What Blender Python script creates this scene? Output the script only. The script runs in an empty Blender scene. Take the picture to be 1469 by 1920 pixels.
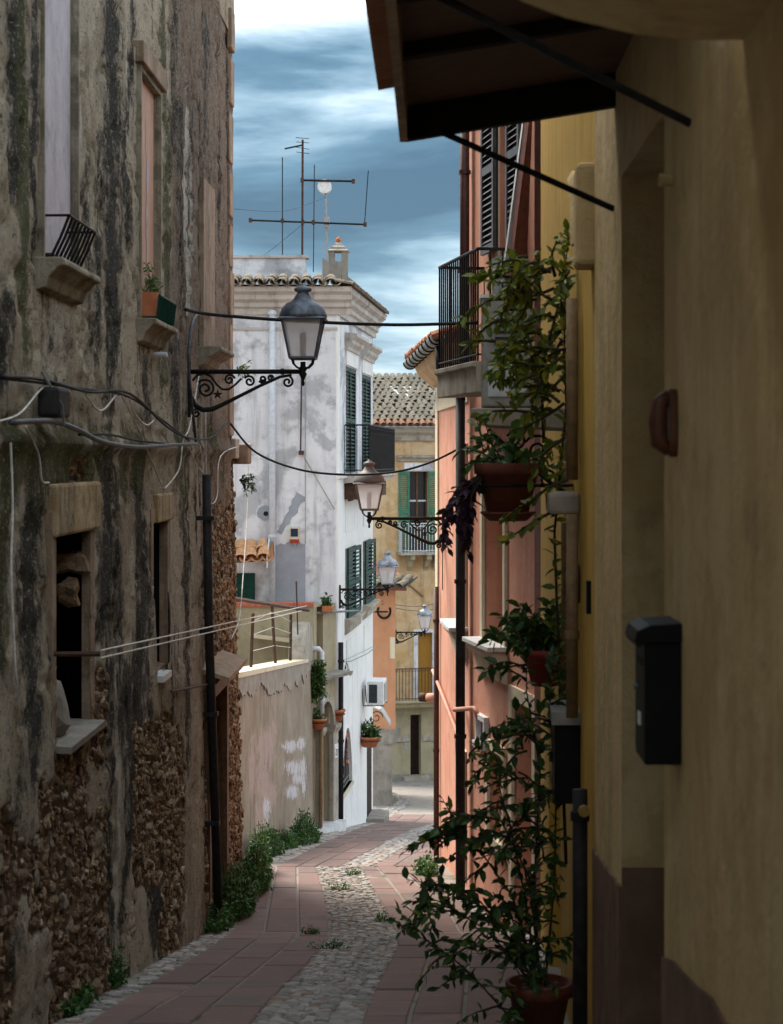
import bpy, math, random
import numpy as np
from mathutils import Vector, Matrix
random.seed(11)
rng = np.random.default_rng(5)
sc = bpy.context.scene
col = sc.collection
R = math.radians

# ---------------------------------------------------------------- camera, sky, sun, exposure
cam_d = bpy.data.cameras.new('camera'); cam = bpy.data.objects.new('camera', cam_d); col.objects.link(cam)
cam.location = (0, 0, 0); cam.rotation_euler = (R(90), 0, 0)
cam_d.sensor_fit = 'VERTICAL'; cam_d.sensor_height = 36; cam_d.lens = 70
cam_d.shift_y = -100/1920; cam_d.clip_start = .1; cam_d.clip_end = 2000
cam_d.dof.use_dof = True; cam_d.dof.focus_distance = 22; cam_d.dof.aperture_fstop = 6.0
sc.camera = cam
SUN = Vector((-.40, .46, .76)).normalized()
world = bpy.data.worlds.new('World'); sc.world = world; world.use_nodes = True
wn = world.node_tree; wn.nodes.clear()
def wnode(t, **k):
    n = wn.nodes.new(t)
    for a, b in k.items(): setattr(n, a, b)
    return n
sky = wnode('ShaderNodeTexSky', sky_type='NISHITA', sun_disc=False)
sky.sun_elevation = math.asin(SUN.z); sky.sun_rotation = math.atan2(SUN.x, SUN.y)
tc = wnode('ShaderNodeTexCoord'); mp = wnode('ShaderNodeMapping'); mp.inputs['Scale'].default_value = (3.2, 3.2, 17)
mp.inputs['Location'].default_value = (13.94, 3.31, 17.28)
wn.links.new(tc.outputs['Generated'], mp.inputs['Vector'])
nz = wnode('ShaderNodeTexNoise'); nz.inputs['Scale'].default_value = 1.0; nz.inputs['Detail'].default_value = 7
nz.inputs['Roughness'].default_value = .54; nz.inputs['Distortion'].default_value = .35
wn.links.new(mp.outputs['Vector'], nz.inputs['Vector'])
cr = wnode('ShaderNodeValToRGB')
for i, (p, c) in enumerate([(.31, (.040, .105, .170)), (.39, (.095, .20, .29)), (.45, (.28, .42, .52)), (.53, (.75, .87, .96)), (.68, (3.9, 4.0, 4.05))]):
    e = cr.color_ramp.elements[i] if i < 2 else cr.color_ramp.elements.new(p)
    e.position = p; e.color = (*c, 1)
wn.links.new(nz.outputs['Fac'], cr.inputs['Fac'])
mx = wnode('ShaderNodeMix', data_type='RGBA'); mx.inputs['Factor'].default_value = .988
wn.links.new(sky.outputs['Color'], mx.inputs['A']); wn.links.new(cr.outputs['Color'], mx.inputs['B'])
bg = wnode('ShaderNodeBackground'); bg.inputs['Strength'].default_value = .15
wn.links.new(mx.outputs['Result'], bg.inputs['Color'])
wo = wnode('ShaderNodeOutputWorld'); wn.links.new(bg.outputs['Background'], wo.inputs['Surface'])
sun_d = bpy.data.lights.new('sun', 'SUN'); sun_d.energy = .8; sun_d.angle = R(26); sun_d.color = (1, .93, .82)
sun = bpy.data.objects.new('sun', sun_d); col.objects.link(sun)
sun.rotation_euler = SUN.to_track_quat('Z', 'Y').to_euler()
vs = sc.view_settings; vs.view_transform = 'Standard'; vs.look = 'None'; vs.gamma = 1; vs.exposure = 3.25
vs.use_curve_mapping = False
sc.cycles.use_denoising = True; sc.cycles.max_bounces = 6; sc.cycles.diffuse_bounces = 4

# ---------------------------------------------------------------- measuring helpers (photo pixel + distance -> point)
FP, CX, CY = 3733., 734.5, 860.
def P(px, py, d): return Vector(((px-CX)/FP*d, d, (CY-py)/FP*d))
PYS = [-40, 0, 5, 12, 18.3, 22, 23, 34, 40, 50, 56, 64, 90, 300]
PHS = [-3.5, 1.6, 2.2, 3.3, 4.36, 4.62, 4.72, 6.35, 7.3, 8.6, 9.2, 9.8, 11, 12]
def gz(y): return -float(np.interp(y, PYS, PHS))
def G(px, py):
    a, b = 4., 80.
    for _ in range(60):
        m = (a+b)/2
        if (py-CY)/FP < -gz(m)/m: a = m
        else: b = m
    return Vector(((px-CX)/FP*a, a, gz(a)))

class Fr:                      # a vertical wall plane: s runs along it, n is outward, z is up
    def __init__(s, a, b):
        s.a = Vector((*a, 0)); d = Vector((*b, 0))-s.a; s.L = d.length; s.d = d.normalized()
        s.n = Vector((s.d.y, -s.d.x, 0))
    def pt(s, u, n, z): q = s.a+s.d*u+s.n*n; return Vector((q.x, q.y, z))
    def hit(s, px, py=860, n=0):
        k = (px-CX)/FP; a = s.a+s.n*n
        u = (k*a.y-a.x)/(s.d.x-k*s.d.y); d = a.y+u*s.d.y
        return u, (CY-py)/FP*d, d
    def rect(s, x0, x1, y0, y1, n=0):
        u0 = s.hit(x0, 860, n)[0]; u1 = s.hit(x1, 860, n)[0]; d = s.hit((x0+x1)/2, 860, n)[2]
        return u0, u1, (CY-y1)/FP*d, (CY-y0)/FP*d
AX = Fr((0, 0), (1, 0))        # plain axes: s = x, n = -y

_T = rng.random((64, 256, 256))
def vn(x, y, seed=0):
    t = _T[seed % 64]; xi = np.floor(x).astype(int); yi = np.floor(y).astype(int); fx = x-xi; fy = y-yi
    fx = fx*fx*(3-2*fx); fy = fy*fy*(3-2*fy); a = xi % 256; b = yi % 256; c = (xi+1) % 256; e = (yi+1) % 256
    return (t[a, b]*(1-fx)+t[c, b]*fx)*(1-fy)+(t[a, e]*(1-fx)+t[c, e]*fx)*fy
def fbm(x, y, seed=0, o=4):
    r = 0; w = .5
    for i in range(o): r = r+w*vn(x*2**i, y*2**i, seed+i); w *= .5
    return r/(1-.5**o)
def sstep(x, a, b):
    t = np.clip((x-a)/(b-a), 0, 1); return t*t*(3-2*t)

# ---------------------------------------------------------------- mesh builder
ICO = None
def ico():
    global ICO
    if ICO is None:
        import bmesh
        bm = bmesh.new(); bmesh.ops.create_icosphere(bm, subdivisions=2, radius=1)
        ICO = ([v.co.copy() for v in bm.verts], [[v.index for v in f.verts] for f in bm.faces]); bm.free()
    return ICO
class MB:
    def __init__(s): s.v = []; s.f = []
    def quad(s, *p):
        i = len(s.v); s.v += [tuple(q) for q in p]; s.f.append(list(range(i, i+len(p)))); return s
    def mesh(s, v, f):
        i = len(s.v); s.v += [tuple(q) for q in v]; s.f += [[i+k for k in q] for q in f]; return s
    def box(s, fr, s0, s1, n0, n1, z0, z1):
        v = [fr.pt(a, b, c) for c in (z0, z1) for b in (n0, n1) for a in (s0, s1)]
        return s.mesh(v, [[0, 1, 3, 2][::-1], [4, 5, 7, 6], [0, 1, 5, 4], [2, 3, 7, 6][::-1], [0, 2, 6, 4][::-1], [1, 3, 7, 5]])
    def hexa(s, v): # 8 corners: bottom 4 ring, top 4 ring
        return s.mesh(v, [[3, 2, 1, 0], [4, 5, 6, 7], [0, 1, 5, 4], [1, 2, 6, 5], [2, 3, 7, 6], [3, 0, 4, 7]])
    def prism(s, fr, prof, s0, s1, dz=0):      # profile (n,z) swept along s
        k = len(prof); v = [fr.pt(s0, n, z) for n, z in prof]+[fr.pt(s1, n, z+dz) for n, z in prof]
        return s.mesh(v, [[i, (i+1) % k, k+(i+1) % k, k+i] for i in range(k)]+[list(range(k))[::-1], list(range(k, 2*k))])
    def plate(s, fr, pts, n0, n1):             # outline (s,z) given thickness n0..n1
        k = len(pts); v = [fr.pt(a, n0, z) for a, z in pts]+[fr.pt(a, n1, z) for a, z in pts]
        return s.mesh(v, [[i, (i+1) % k, k+(i+1) % k, k+i] for i in range(k)]+[list(range(k))[::-1], list(range(k, 2*k))])
    def tube(s, pts, r, seg=6, caps=True):
        pts = [Vector(p) for p in pts]; n = len(pts); rs = r if isinstance(r, (list, tuple)) else [r]*n; base = len(s.v)
        up = None
        for i, p in enumerate(pts):
            t = (pts[min(i+1, n-1)]-pts[max(i-1, 0)]); t = t.normalized() if t.length > 1e-9 else Vector((0, 0, 1))
            if up is None: up = Vector((0, 0, 1)) if abs(t.z) < .9 else Vector((1, 0, 0))
            a = t.cross(up); a = a.normalized() if a.length > 1e-6 else t.orthogonal().normalized(); b = a.cross(t); up = b
            for k in range(seg):
                w = 2*math.pi*k/seg; s.v.append(tuple(p+(a*math.cos(w)+b*math.sin(w))*rs[i]))
        for i in range(n-1):
            for k in range(seg):
                k2 = (k+1) % seg; s.f.append([base+i*seg+k, base+i*seg+k2, base+(i+1)*seg+k2, base+(i+1)*seg+k])
        if caps:
            s.f.append([base+k for k in range(seg)][::-1]); s.f.append([base+(n-1)*seg+k for k in range(seg)])
        return s
    def lathe(s, c, prof, seg=16, sq=False, rot=0):
        base = len(s.v); n = len(prof); c = Vector(c)
        for r, z in prof:
            for k in range(seg):
                w = 2*math.pi*k/seg+rot; s.v.append((c.x+r*math.cos(w), c.y+r*math.sin(w), c.z+z))
        for i in range(n-1):
            for k in range(seg):
                k2 = (k+1) % seg; s.f.append([base+i*seg+k, base+i*seg+k2, base+(i+1)*seg+k2, base+(i+1)*seg+k])
        s.f.append([base+k for k in range(seg)][::-1]); s.f.append([base+(n-1)*seg+k for k in range(seg)]); return s
    def rock(s, c, a, b, n, rx, ry, rz, rough=.22):   # a lump: axes a,b,n
        V, Fc = ico(); ph = [random.uniform(0, 6) for _ in range(6)]; i = len(s.v)
        for q in V:
            w = 1+rough*(math.sin(2.1*q.x+ph[0])*math.sin(2.3*q.y+ph[1])+.6*math.sin(3.7*q.z+ph[2]+q.x*2)+.35*math.sin(5*q.y+ph[3]))
            qx, qy, qz = [math.copysign(abs(t)**.75, t) for t in q]
            s.v.append(tuple(c+a*(qx*rx*w)+b*(qy*ry*w)+n*(qz*rz*w)))
        s.f += [[i+k for k in q] for q in Fc]; return s
    def data(s, name, m, smooth=False):
        me = bpy.data.meshes.new(name); me.from_pydata(s.v, [], s.f); me.materials.append(m)
        if smooth: me.polygons.foreach_set('use_smooth', [True]*len(me.polygons))
        me.update(); return me
    def build(s, name, m, parent=None, smooth=False, bevel=0, kind=None):
        o = bpy.data.objects.new(name, s.data(name, m, smooth)); col.objects.link(o)
        if parent is not None: adopt(o, parent)
        if bevel:
            b = o.modifiers.new('bevel', 'BEVEL'); b.width = bevel; b.segments = 2; b.limit_method = 'ANGLE'
        if kind: o['kind'] = kind
        return o
ROOT = {}
def adopt(o, parent):                   # meshes carry world coordinates; things are Empties at their base
    o.parent = parent
    if parent.type == 'EMPTY': o.matrix_parent_inverse = ROOT[parent.name].copy()
def tag(o, label, cat, group=None):
    o['label'] = label; o['category'] = cat
    if group: o['group'] = group
    return o
def thing(name, label, cat, loc, group=None, local=False, rz=0):
    o = bpy.data.objects.new(name, None); col.objects.link(o); o.location = loc; o.empty_display_size = .1
    o.rotation_euler = (0, 0, rz)
    ROOT[o.name] = Matrix.Identity(4) if local else Matrix.Translation(-Vector(loc))
    return tag(o, label, cat, group)
def struct(o): o['kind'] = 'structure'; return o
def inst(name, me, parent, M):          # an object that shares mesh data, placed by world matrix M
    o = bpy.data.objects.new(name, me); col.objects.link(o)
    if parent is not None: adopt(o, parent)
    o.matrix_basis = M; return o
def basis(a, b, n, c):
    return Matrix(((a.x, b.x, n.x, c.x), (a.y, b.y, n.y, c.y), (a.z, b.z, n.z, c.z), (0, 0, 0, 1)))

def wall(mb, fr, s0, s1, z0, z1, holes=(), depth=.2):
    ss = sorted({s0, s1, *[h[0] for h in holes], *[h[1] for h in holes]}); zs = sorted({z0, z1, *[h[2] for h in holes], *[h[3] for h in holes]})
    for i in range(len(ss)-1):
        for j in range(len(zs)-1):
            a, b = (ss[i]+ss[i+1])/2, (zs[j]+zs[j+1])/2
            if any(h[0] < a < h[1] and h[2] < b < h[3] for h in holes): continue
            mb.quad(fr.pt(ss[i], 0, zs[j]), fr.pt(ss[i+1], 0, zs[j]), fr.pt(ss[i+1], 0, zs[j+1]), fr.pt(ss[i], 0, zs[j+1]))
    for a, b, c, d in [h[:4] for h in holes]:
        for p, q in (((a, c), (b, c)), ((b, c), (b, d)), ((b, d), (a, d)), ((a, d), (a, c))):
            mb.quad(fr.pt(p[0], 0, p[1]), fr.pt(q[0], 0, q[1]), fr.pt(q[0], -depth, q[1]), fr.pt(p[0], -depth, p[1]))
    return mb

# ---------------------------------------------------------------- materials
class S:
    def __init__(s, name, rough=.85, metal=0, spec=.3):
        s.m = bpy.data.materials.new(name); s.m.use_nodes = True; s.nt = s.m.node_tree
        s.b = s.nt.nodes['Principled BSDF']; s.b.inputs['Roughness'].default_value = rough
        s.b.inputs['Metallic'].default_value = metal; s.b.inputs['Specular IOR Level'].default_value = spec
        s.t = s.nt.nodes.new('ShaderNodeTexCoord'); s.bn = None
    def N(s, t, **k):
        n = s.nt.nodes.new(t)
        for a, b in k.items(): setattr(n, a, b)
        return n
    def set(s, sock, v):
        if isinstance(v, bpy.types.NodeSocket): s.nt.links.new(v, sock)
        else: sock.default_value = (*v, 1) if isinstance(v, tuple) and len(v) == 3 and sock.type == 'RGBA' else v
    def co(s, scale=(1, 1, 1), src='Object'):
        n = s.N('ShaderNodeMapping'); n.inputs['Scale'].default_value = scale; s.nt.links.new(s.t.outputs[src], n.inputs['Vector']); return n.outputs['Vector']
    def noise(s, scale=(1, 1, 1), detail=5, rough=.6, dist=0):
        if isinstance(scale, (int, float)): scale = (scale,)*3
        n = s.N('ShaderNodeTexNoise'); n.inputs['Scale'].default_value = 1; n.inputs['Detail'].default_value = detail
        n.inputs['Roughness'].default_value = rough; n.inputs['Distortion'].default_value = dist
        s.nt.links.new(s.co(scale), n.inputs['Vector']); return n.outputs['Fac']
    def vor(s, scale, feature='F1', out='Distance'):
        if isinstance(scale, (int, float)): scale = (scale,)*3
        n = s.N('ShaderNodeTexVoronoi', feature=feature); n.inputs['Scale'].default_value = 1
        s.nt.links.new(s.co(scale), n.inputs['Vector']); return n.outputs[out]
    def mr(s, v, a, b, lo=0., hi=1.):
        n = s.N('ShaderNodeMapRange', interpolation_type='SMOOTHSTEP'); s.set(n.inputs[0], v)
        for i, q in enumerate((a, b, lo, hi)): n.inputs[i+1].default_value = q
        return n.outputs[0]
    def mix(s, f, a, b, mode='MIX'):
        n = s.N('ShaderNodeMix', data_type='RGBA', blend_type=mode); s.set(n.inputs['Factor'], f); s.set(n.inputs['A'], a); s.set(n.inputs['B'], b); return n.outputs['Result']
    def math(s, op, a, b=0.):
        n = s.N('ShaderNodeMath', operation=op); s.set(n.inputs[0], a); s.set(n.inputs[1], b); return n.outputs[0]
    def attr(s, name):
        n = s.N('ShaderNodeAttribute'); n.attribute_name = name; return n.outputs['Fac']
    def rnd(s): return s.N('ShaderNodeObjectInfo').outputs['Random']
    def island(s): return s.N('ShaderNodeNewGeometry').outputs['Random Per Island']
    def bump(s, h, st=.4, dist=.02):
        n = s.N('ShaderNodeBump'); n.inputs['Strength'].default_value = st; n.inputs['Distance'].default_value = dist; s.set(n.inputs['Height'], h)
        if s.bn: s.nt.links.new(s.bn, n.inputs['Normal'])
        s.bn = n.outputs['Normal']; s.nt.links.new(s.bn, s.b.inputs['Normal'])
    def done(s, c, rough=None):
        s.set(s.b.inputs['Base Color'], c)
        if rough is not None: s.set(s.b.inputs['Roughness'], rough)
        return s.m
def plaster(name, c1, c2, stain=None, amount=.5, streak=None, sk=.5, seed=0, patch=None, pk=.5, bump=.35, rough=.9, fine=40):
    s = S(name, rough)
    c = s.mix(s.mr(s.noise(1.3+seed*.13, 6, .65), .32, .68), c1, c2)
    if patch: c = s.mix(s.math('MULTIPLY', s.mr(s.noise(.9+seed*.07, 7, .6, .4), .52, .60), pk), c, patch)
    if stain: c = s.mix(s.math('MULTIPLY', s.mr(s.noise(2.3+seed*.11, 8, .7), .5, .72), amount), c, stain)
    if streak: c = s.mix(s.math('MULTIPLY', s.mr(s.noise((5+seed*.1, 5, .45), 6, .65), .48, .72), sk), c, streak)
    g = s.noise(fine, 4, .7); c = s.mix(.22, c, s.mix(g, (.25, .25, .25), (1, 1, 1)), 'MULTIPLY')
    s.bump(s.noise(fine*.8, 5, .7), bump, .012); s.bump(s.noise(3, 4, .6), bump*.8, .03)
    return s.done(c)
def simple(name, c, c2=None, rough=.6, metal=0, sc_=14, bump=.1, spec=.3, var=0.):
    s = S(name, rough, metal, spec); n = s.noise(sc_, 6, .65); c2 = c2 or tuple(q*.6 for q in c)
    k = s.mix(s.mr(n, .35, .7), c, c2)
    if var: k = s.mix(var, k, s.mix(s.rnd(), (.3, .3, .3), (1.25, 1.2, 1.15)), 'MULTIPLY')
    if bump: s.bump(n, bump, .01)
    return s.done(k)
M = {}
M['white_front'] = plaster('white_front', (.66, .67, .71), (.80, .81, .84), (.24, .245, .26), .8, (.27, .27, .28), .6, 1, (.38, .39, .42), .75)
M['white_side'] = plaster('white_side', (.80, .80, .80), (.86, .86, .84), (.50, .48, .44), .35, (.45, .42, .36), .35, 2)
M['grey_patch'] = plaster('grey_patch', (.30, .33, .38), (.38, .41, .47), (.22, .23, .26), .5, None, 0, 3)
M['cornice'] = plaster('cornice', (.46, .42, .38), (.58, .55, .52), (.16, .13, .10), .8, (.2, .16, .12), .6, 4)
M['peach'] = plaster('peach', (.52, .25, .13), (.58, .30, .17), (.40, .19, .10), .4, (.42, .2, .11), .3, 5)
M['salmon'] = plaster('salmon', (.62, .275, .18), (.68, .35, .25), (.43, .15, .085), .6, (.42, .15, .085), .6, 6, bump=.25)
M['cream'] = plaster('cream', (.66, .56, .40), (.72, .63, .48), (.45, .36, .24), .45, (.42, .34, .22), .3, 7)
M['tan'] = plaster('tan', (.33, .25, .17), (.42, .33, .23), (.20, .15, .10), .7, (.17, .12, .08), .6, 8)
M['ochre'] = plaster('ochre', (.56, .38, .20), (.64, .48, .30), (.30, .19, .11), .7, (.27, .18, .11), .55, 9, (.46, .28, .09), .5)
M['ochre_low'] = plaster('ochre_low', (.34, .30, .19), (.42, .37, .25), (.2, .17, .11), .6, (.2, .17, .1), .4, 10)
M['yellow'] = plaster('yellow', (.56, .34, .05), (.62, .40, .08), (.42, .25, .05), .5, (.35, .2, .04), .4, 11)
M['near_cream'] = plaster('near_cream', (.58, .43, .21), (.66, .51, .28), (.40, .29, .14), .8, (.40, .30, .16), .6, 12, (.48, .34, .15), .6, bump=.9, fine=22)
M['dado'] = plaster('dado', (.13, .075, .05), (.21, .13, .09), (.06, .038, .028), .6, None, 0, 13, bump=1.0, fine=14)
M['grey_stone'] = plaster('grey_stone', (.24, .22, .19), (.34, .31, .27), (.10, .09, .08), .6, (.12, .1, .09), .4, 14)
M['sill_stone'] = plaster('sill_stone', (.34, .30, .24), (.46, .42, .36), (.12, .11, .07), .7, (.1, .1, .06), .5, 15)
M['marble'] = simple('marble', (.68, .68, .68), (.5, .5, .52), .5, sc_=6)
M['blue_infill'] = plaster('blue_infill', (.42, .38, .42), (.52, .47, .52), (.16, .15, .17), .7, (.3, .27, .3), .4, 16)
M['pink_infill'] = plaster('pink_infill', (.50, .29, .21), (.56, .35, .27), (.36, .2, .14), .5, None, 0, 17)
M['mossy_stone'] = plaster('mossy_stone', (.22, .185, .135), (.34, .29, .22), (.07, .07, .035), .9, (.05, .05, .03), .8, 21, (.12, .11, .07), .7, bump=1.0)
M['quoin_stone'] = plaster('quoin_stone', (.24, .165, .11), (.38, .28, .20), (.08, .06, .04), .7, (.09, .065, .045), .8, 18, bump=.8)
M['yellow_stone'] = plaster('yellow_stone', (.42, .30, .15), (.50, .40, .26), (.10, .07, .04), .95, (.09, .07, .045), .8, 19, (.3, .2, .1), .7, bump=1.2)
M['iron'] = simple('iron', (.010, .010, .011), (.022, .019, .017), .6, .2, spec=.15)
M['rust'] = simple('rust', (.09, .045, .03), (.04, .025, .02), .8, .1)
M['lamp_cap'] = simple('lamp_cap', (.07, .085, .11), (.20, .23, .28), .5, .3, sc_=7)
M['pvc_white'] = simple('pvc_white', (.62, .65, .70), (.5, .53, .58), .5)
M['zinc'] = simple('zinc', (.25, .29, .28), (.14, .17, .16), .45, .6)
M['dark_pipe'] = simple('dark_pipe', (.016, .016, .018), (.032, .03, .03), .6, spec=.15)
M['brown_pipe'] = simple('brown_pipe', (.06, .025, .022), (.10, .04, .03), .5)
M['cable'] = simple('cable', (.012, .013, .015), (.022, .024, .028), .7, spec=.15)
M['wire_white'] = simple('wire_white', (.68, .66, .62), (.4, .38, .35), .6)
M['steel_rope'] = simple('steel_rope', (.045, .05, .06), (.09, .10, .12), .6, .2)
M['green_paint'] = simple('green_paint', (.006, .047, .035), (.004, .028, .022), .6, spec=.15)
M['green_light'] = simple('green_light', (.045, .20, .125), (.03, .13, .085), .55)
M['dark_wood'] = simple('dark_wood', (.032, .019, .014), (.016, .010, .008), .7, spec=.12)
M['brown_wood'] = simple('brown_wood', (.17, .09, .045), (.09, .05, .03), .7)
M['pale_wood'] = simple('pale_wood', (.40, .28, .19), (.22, .15, .1), .8)
M['dark_shutter'] = simple('dark_shutter', (.045, .042, .045), (.07, .066, .07), .5)
M['yellow_blind'] = simple('yellow_blind', (.42, .22, .03), (.36, .18, .025), .5)
M['shade_black'] = simple('shade_black', (.012, .011, .010), (.02, .018, .016), .9)  # near-black colour standing in for shade inside hollows and gaps
M['terracotta'] = simple('terracotta', (.46, .16, .07), (.36, .12, .05), .75)
M['dark_terracotta'] = simple('dark_terracotta', (.20, .06, .035), (.13, .04, .025), .7)
M['coping_red'] = simple('coping_red', (.48, .13, .07), (.36, .1, .06), .7)
M['plastic_white'] = simple('plastic_white', (.74, .75, .75), (.62, .63, .63), .45)
M['grey_box'] = simple('grey_box', (.36, .35, .34), (.26, .25, .24), .6)
M['black_plastic'] = simple('black_plastic', (.006, .007, .008), (.011, .011, .012), .55, spec=.12)
M['dark_grille'] = simple('dark_grille', (.03, .04, .05), (.02, .025, .03), .5)
M['soil'] = simple('soil', (.03, .02, .014), (.015, .011, .008), .95)
M['copper'] = simple('copper', (.30, .11, .05), (.45, .2, .1), .4, .5)
M['bamboo'] = simple('bamboo', (.24, .16, .08), (.16, .10, .05), .7)
M['bark'] = simple('bark', (.06, .045, .03), (.03, .022, .016), .9)
M['red_plastic'] = simple('red_plastic', (.32, .03, .02), (.22, .03, .02), .5)
M['solar'] = simple('solar', (.01, .025, .06), (.015, .03, .07), .25)
M['brass'] = simple('brass', (.45, .30, .10), (.3, .2, .06), .35, .8)
M['glazed_brown'] = simple('glazed_brown', (.07, .024, .014), (.12, .045, .022), .4)
M['canopy_soffit'] = simple('canopy_soffit', (.13, .075, .055), (.10, .055, .04), .8)
M['canopy_beam'] = simple('canopy_beam', (.014, .011, .009), (.022, .016, .013), .8, spec=.1)
M['copper_pipe'] = simple('copper_pipe', (.55, .27, .19), (.45, .2, .14), .6)
def glass_mat(name, c, rough=.15, frost=True):
    s = S(name, rough, 0, .5); s.b.inputs['Transmission Weight'].default_value = .55 if frost else 0
    s.b.inputs['Roughness'].default_value = .45 if frost else rough; return s.done(c)
s = S('frosted', .4, 0, .4); m_ = s.done((.80, .78, .80)); t_ = s.N('ShaderNodeBsdfTranslucent'); t_.inputs['Color'].default_value = (.9, .88, .9, 1); x_ = s.N('ShaderNodeMixShader'); x_.inputs[0].default_value = .55
tp = s.N('ShaderNodeBsdfTransparent'); x2 = s.N('ShaderNodeMixShader'); x2.inputs[0].default_value = .38; s.nt.links.new(x_.outputs[0], x2.inputs[1]); s.nt.links.new(tp.outputs[0], x2.inputs[2])
s.nt.links.new(s.b.outputs[0], x_.inputs[1]); s.nt.links.new(t_.outputs[0], x_.inputs[2]); s.nt.links.new(x2.outputs[0], s.nt.nodes['Material Output'].inputs['Surface']); M['frosted'] = m_
M['window_glass'] = glass_mat('window_glass', (.02, .022, .025), .06, False)
def tile_mat(name, cols):
    s = S(name, .9); r = s.rnd(); i = s.island(); n = s.noise(9, 6, .7)
    c = s.mix(s.math('FRACT', s.math('ADD', r, i)), cols[0], cols[1])
    c = s.mix(s.mr(n, .5, .62), c, cols[2]); c = s.mix(s.math('MULTIPLY', s.mr(s.noise(5, 5, .7), .56, .66), .8), c, cols[3])
    s.bump(n, .5, .02); return s.done(c)
M['tile_grey'] = tile_mat('tile_grey', [(.12, .095, .075), (.20, .16, .12), (.055, .05, .04), (.15, .13, .05)])
M['tile_red'] = tile_mat('tile_red', [(.34, .14, .08), (.40, .19, .11), (.22, .12, .08), (.30, .22, .10)])
M['tile_far'] = tile_mat('tile_far', [(.085, .078, .064), (.17, .15, .12), (.045, .042, .036), (.22, .15, .03)])
M['tile_edge'] = tile_mat('tile_edge', [(.17, .075, .045), (.24, .12, .075), (.10, .06, .04), (.2, .15, .07)])
M['tile_orange'] = tile_mat('tile_orange', [(.50, .25, .12), (.58, .32, .17), (.36, .17, .08), (.5, .36, .2)])
def leaf_mat(name, a, b, c):
    s = S(name, .45, 0, .35); k = s.math('FRACT', s.math('ADD', s.rnd(), s.island()))
    x = s.mix(s.mr(k, .0, .75), a, b); x = s.mix(s.mr(k, .86, .97), x, c)
    s.b.inputs['Subsurface Weight'].default_value = 0; m = s.done(x)
    t = s.N('ShaderNodeBsdfTranslucent'); s.set(t.inputs['Color'], x); ad = s.N('ShaderNodeMixShader'); ad.inputs[0].default_value = .3
    s.nt.links.new(s.b.outputs[0], ad.inputs[1]); s.nt.links.new(t.outputs[0], ad.inputs[2])
    s.nt.links.new(ad.outputs[0], s.nt.nodes['Material Output'].inputs['Surface']); return m
M['leaf_dark'] = leaf_mat('leaf_dark', (.022, .065, .016), (.055, .12, .026), (.16, .22, .03))
M['leaf_mid'] = leaf_mat('leaf_mid', (.03, .085, .02), (.06, .14, .03), (.13, .20, .03))
M['leaf_olive'] = leaf_mat('leaf_olive', (.065, .12, .016), (.17, .21, .022), (.36, .31, .02))
M['leaf_weed'] = leaf_mat('leaf_weed', (.025, .085, .018), (.06, .15, .03), (.10, .17, .04))
M['leaf_purple'] = leaf_mat('leaf_purple', (.035, .01, .03), (.06, .02, .05), (.03, .06, .02))

# ---------------------------------------------------------------- foliage
LEAF = ([(0, 0, 0), (-.17, .33, .05), (0, .36, -.02), (.17, .33, .05), (-.14, .68, .03), (0, .7, -.03), (.14, .68, .03), (0, 1, -.1)],
        [[0, 3, 2], [0, 2, 1], [2, 3, 6, 5], [1, 2, 5, 4], [5, 6, 7], [4, 5, 7]])
def rot_to(d, roll):
    q = Vector(d).to_track_quat('Y', 'Z').to_matrix(); return q @ Matrix.Rotation(roll, 3, 'Y')
def add_leaf(mb, p, d, L, roll=None, w=1.):
    m = rot_to(d, random.uniform(-1, 1) if roll is None else roll); i = len(mb.v); p = Vector(p)
    for q in LEAF[0]: mb.v.append(tuple(p+m @ Vector((q[0]*w, q[1], q[2]))*L))
    mb.f += [[i+k for k in f] for f in LEAF[1]]
def rdir(zb=0.): 
    while True:
        v = Vector((random.uniform(-1, 1), random.uniform(-1, 1), random.uniform(-1, 1)))
        if .05 < v.length < 1: v.normalize(); v.z += zb; return v.normalized()
LEAFME = {}
def leaf_data(m):
    if m not in LEAFME: LEAFME[m] = MB().mesh([Vector(q) for q in LEAF[0]], LEAF[1]).data('leaf', M[m])
    return LEAFME[m]
def plant(root, twigs, leafm, L, per, maxobj=300, w=1., stem=M['bark'], r0=.006, spread=.9):
    """twigs: polylines carrying leaves; the first leaves are objects, the rest one mesh"""
    st = MB(); rest = MB(); todo = []
    for tw in twigs:
        pts = [Vector(p) for p in tw]; n = len(pts); st.tube(pts, [max(r0*(1-.75*i/(n-1)), .0015) for i in range(n)], 5)
        tot = sum((pts[i+1]-pts[i]).length for i in range(n-1)); k = max(2, int(tot*per))
        for j in range(k):
            t = (.15+.85*(j+random.random())/k)*(n-1); i = min(int(t), n-2); f = t-i
            p = pts[i].lerp(pts[i+1], f); ax = (pts[i+1]-pts[i]).normalized()
            d = (ax*.7+rdir()*spread+Vector((0, 0, -.25))).normalized(); todo.append((p, d, L*random.uniform(.4, 1.3)))
    st.build('stem', stem, root, True, kind='stuff'); random.shuffle(todo)
    for p, d, l in todo[:maxobj]:
        m = rot_to(d, random.uniform(-1, 1)).to_4x4(); 
        inst('leaf', leaf_data(leafm), root, Matrix.Translation(p) @ m @ Matrix.Diagonal((l*w, l, l, 1)))
    for p, d, l in todo[maxobj:]: add_leaf(rest, p, d, l, None, w)
    if rest.v: rest.build('foliage', M[leafm], root, kind='stuff')
def twig(p, d, L, n=6, droop=.5, wob=.25):
    p = Vector(p); d = Vector(d).normalized(); out = [p.copy()]
    for i in range(n):
        d = (d+rdir()*wob+Vector((0, 0, -droop/n))).normalized(); p = p+d*(L/n); out.append(p.copy())
    return out
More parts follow.
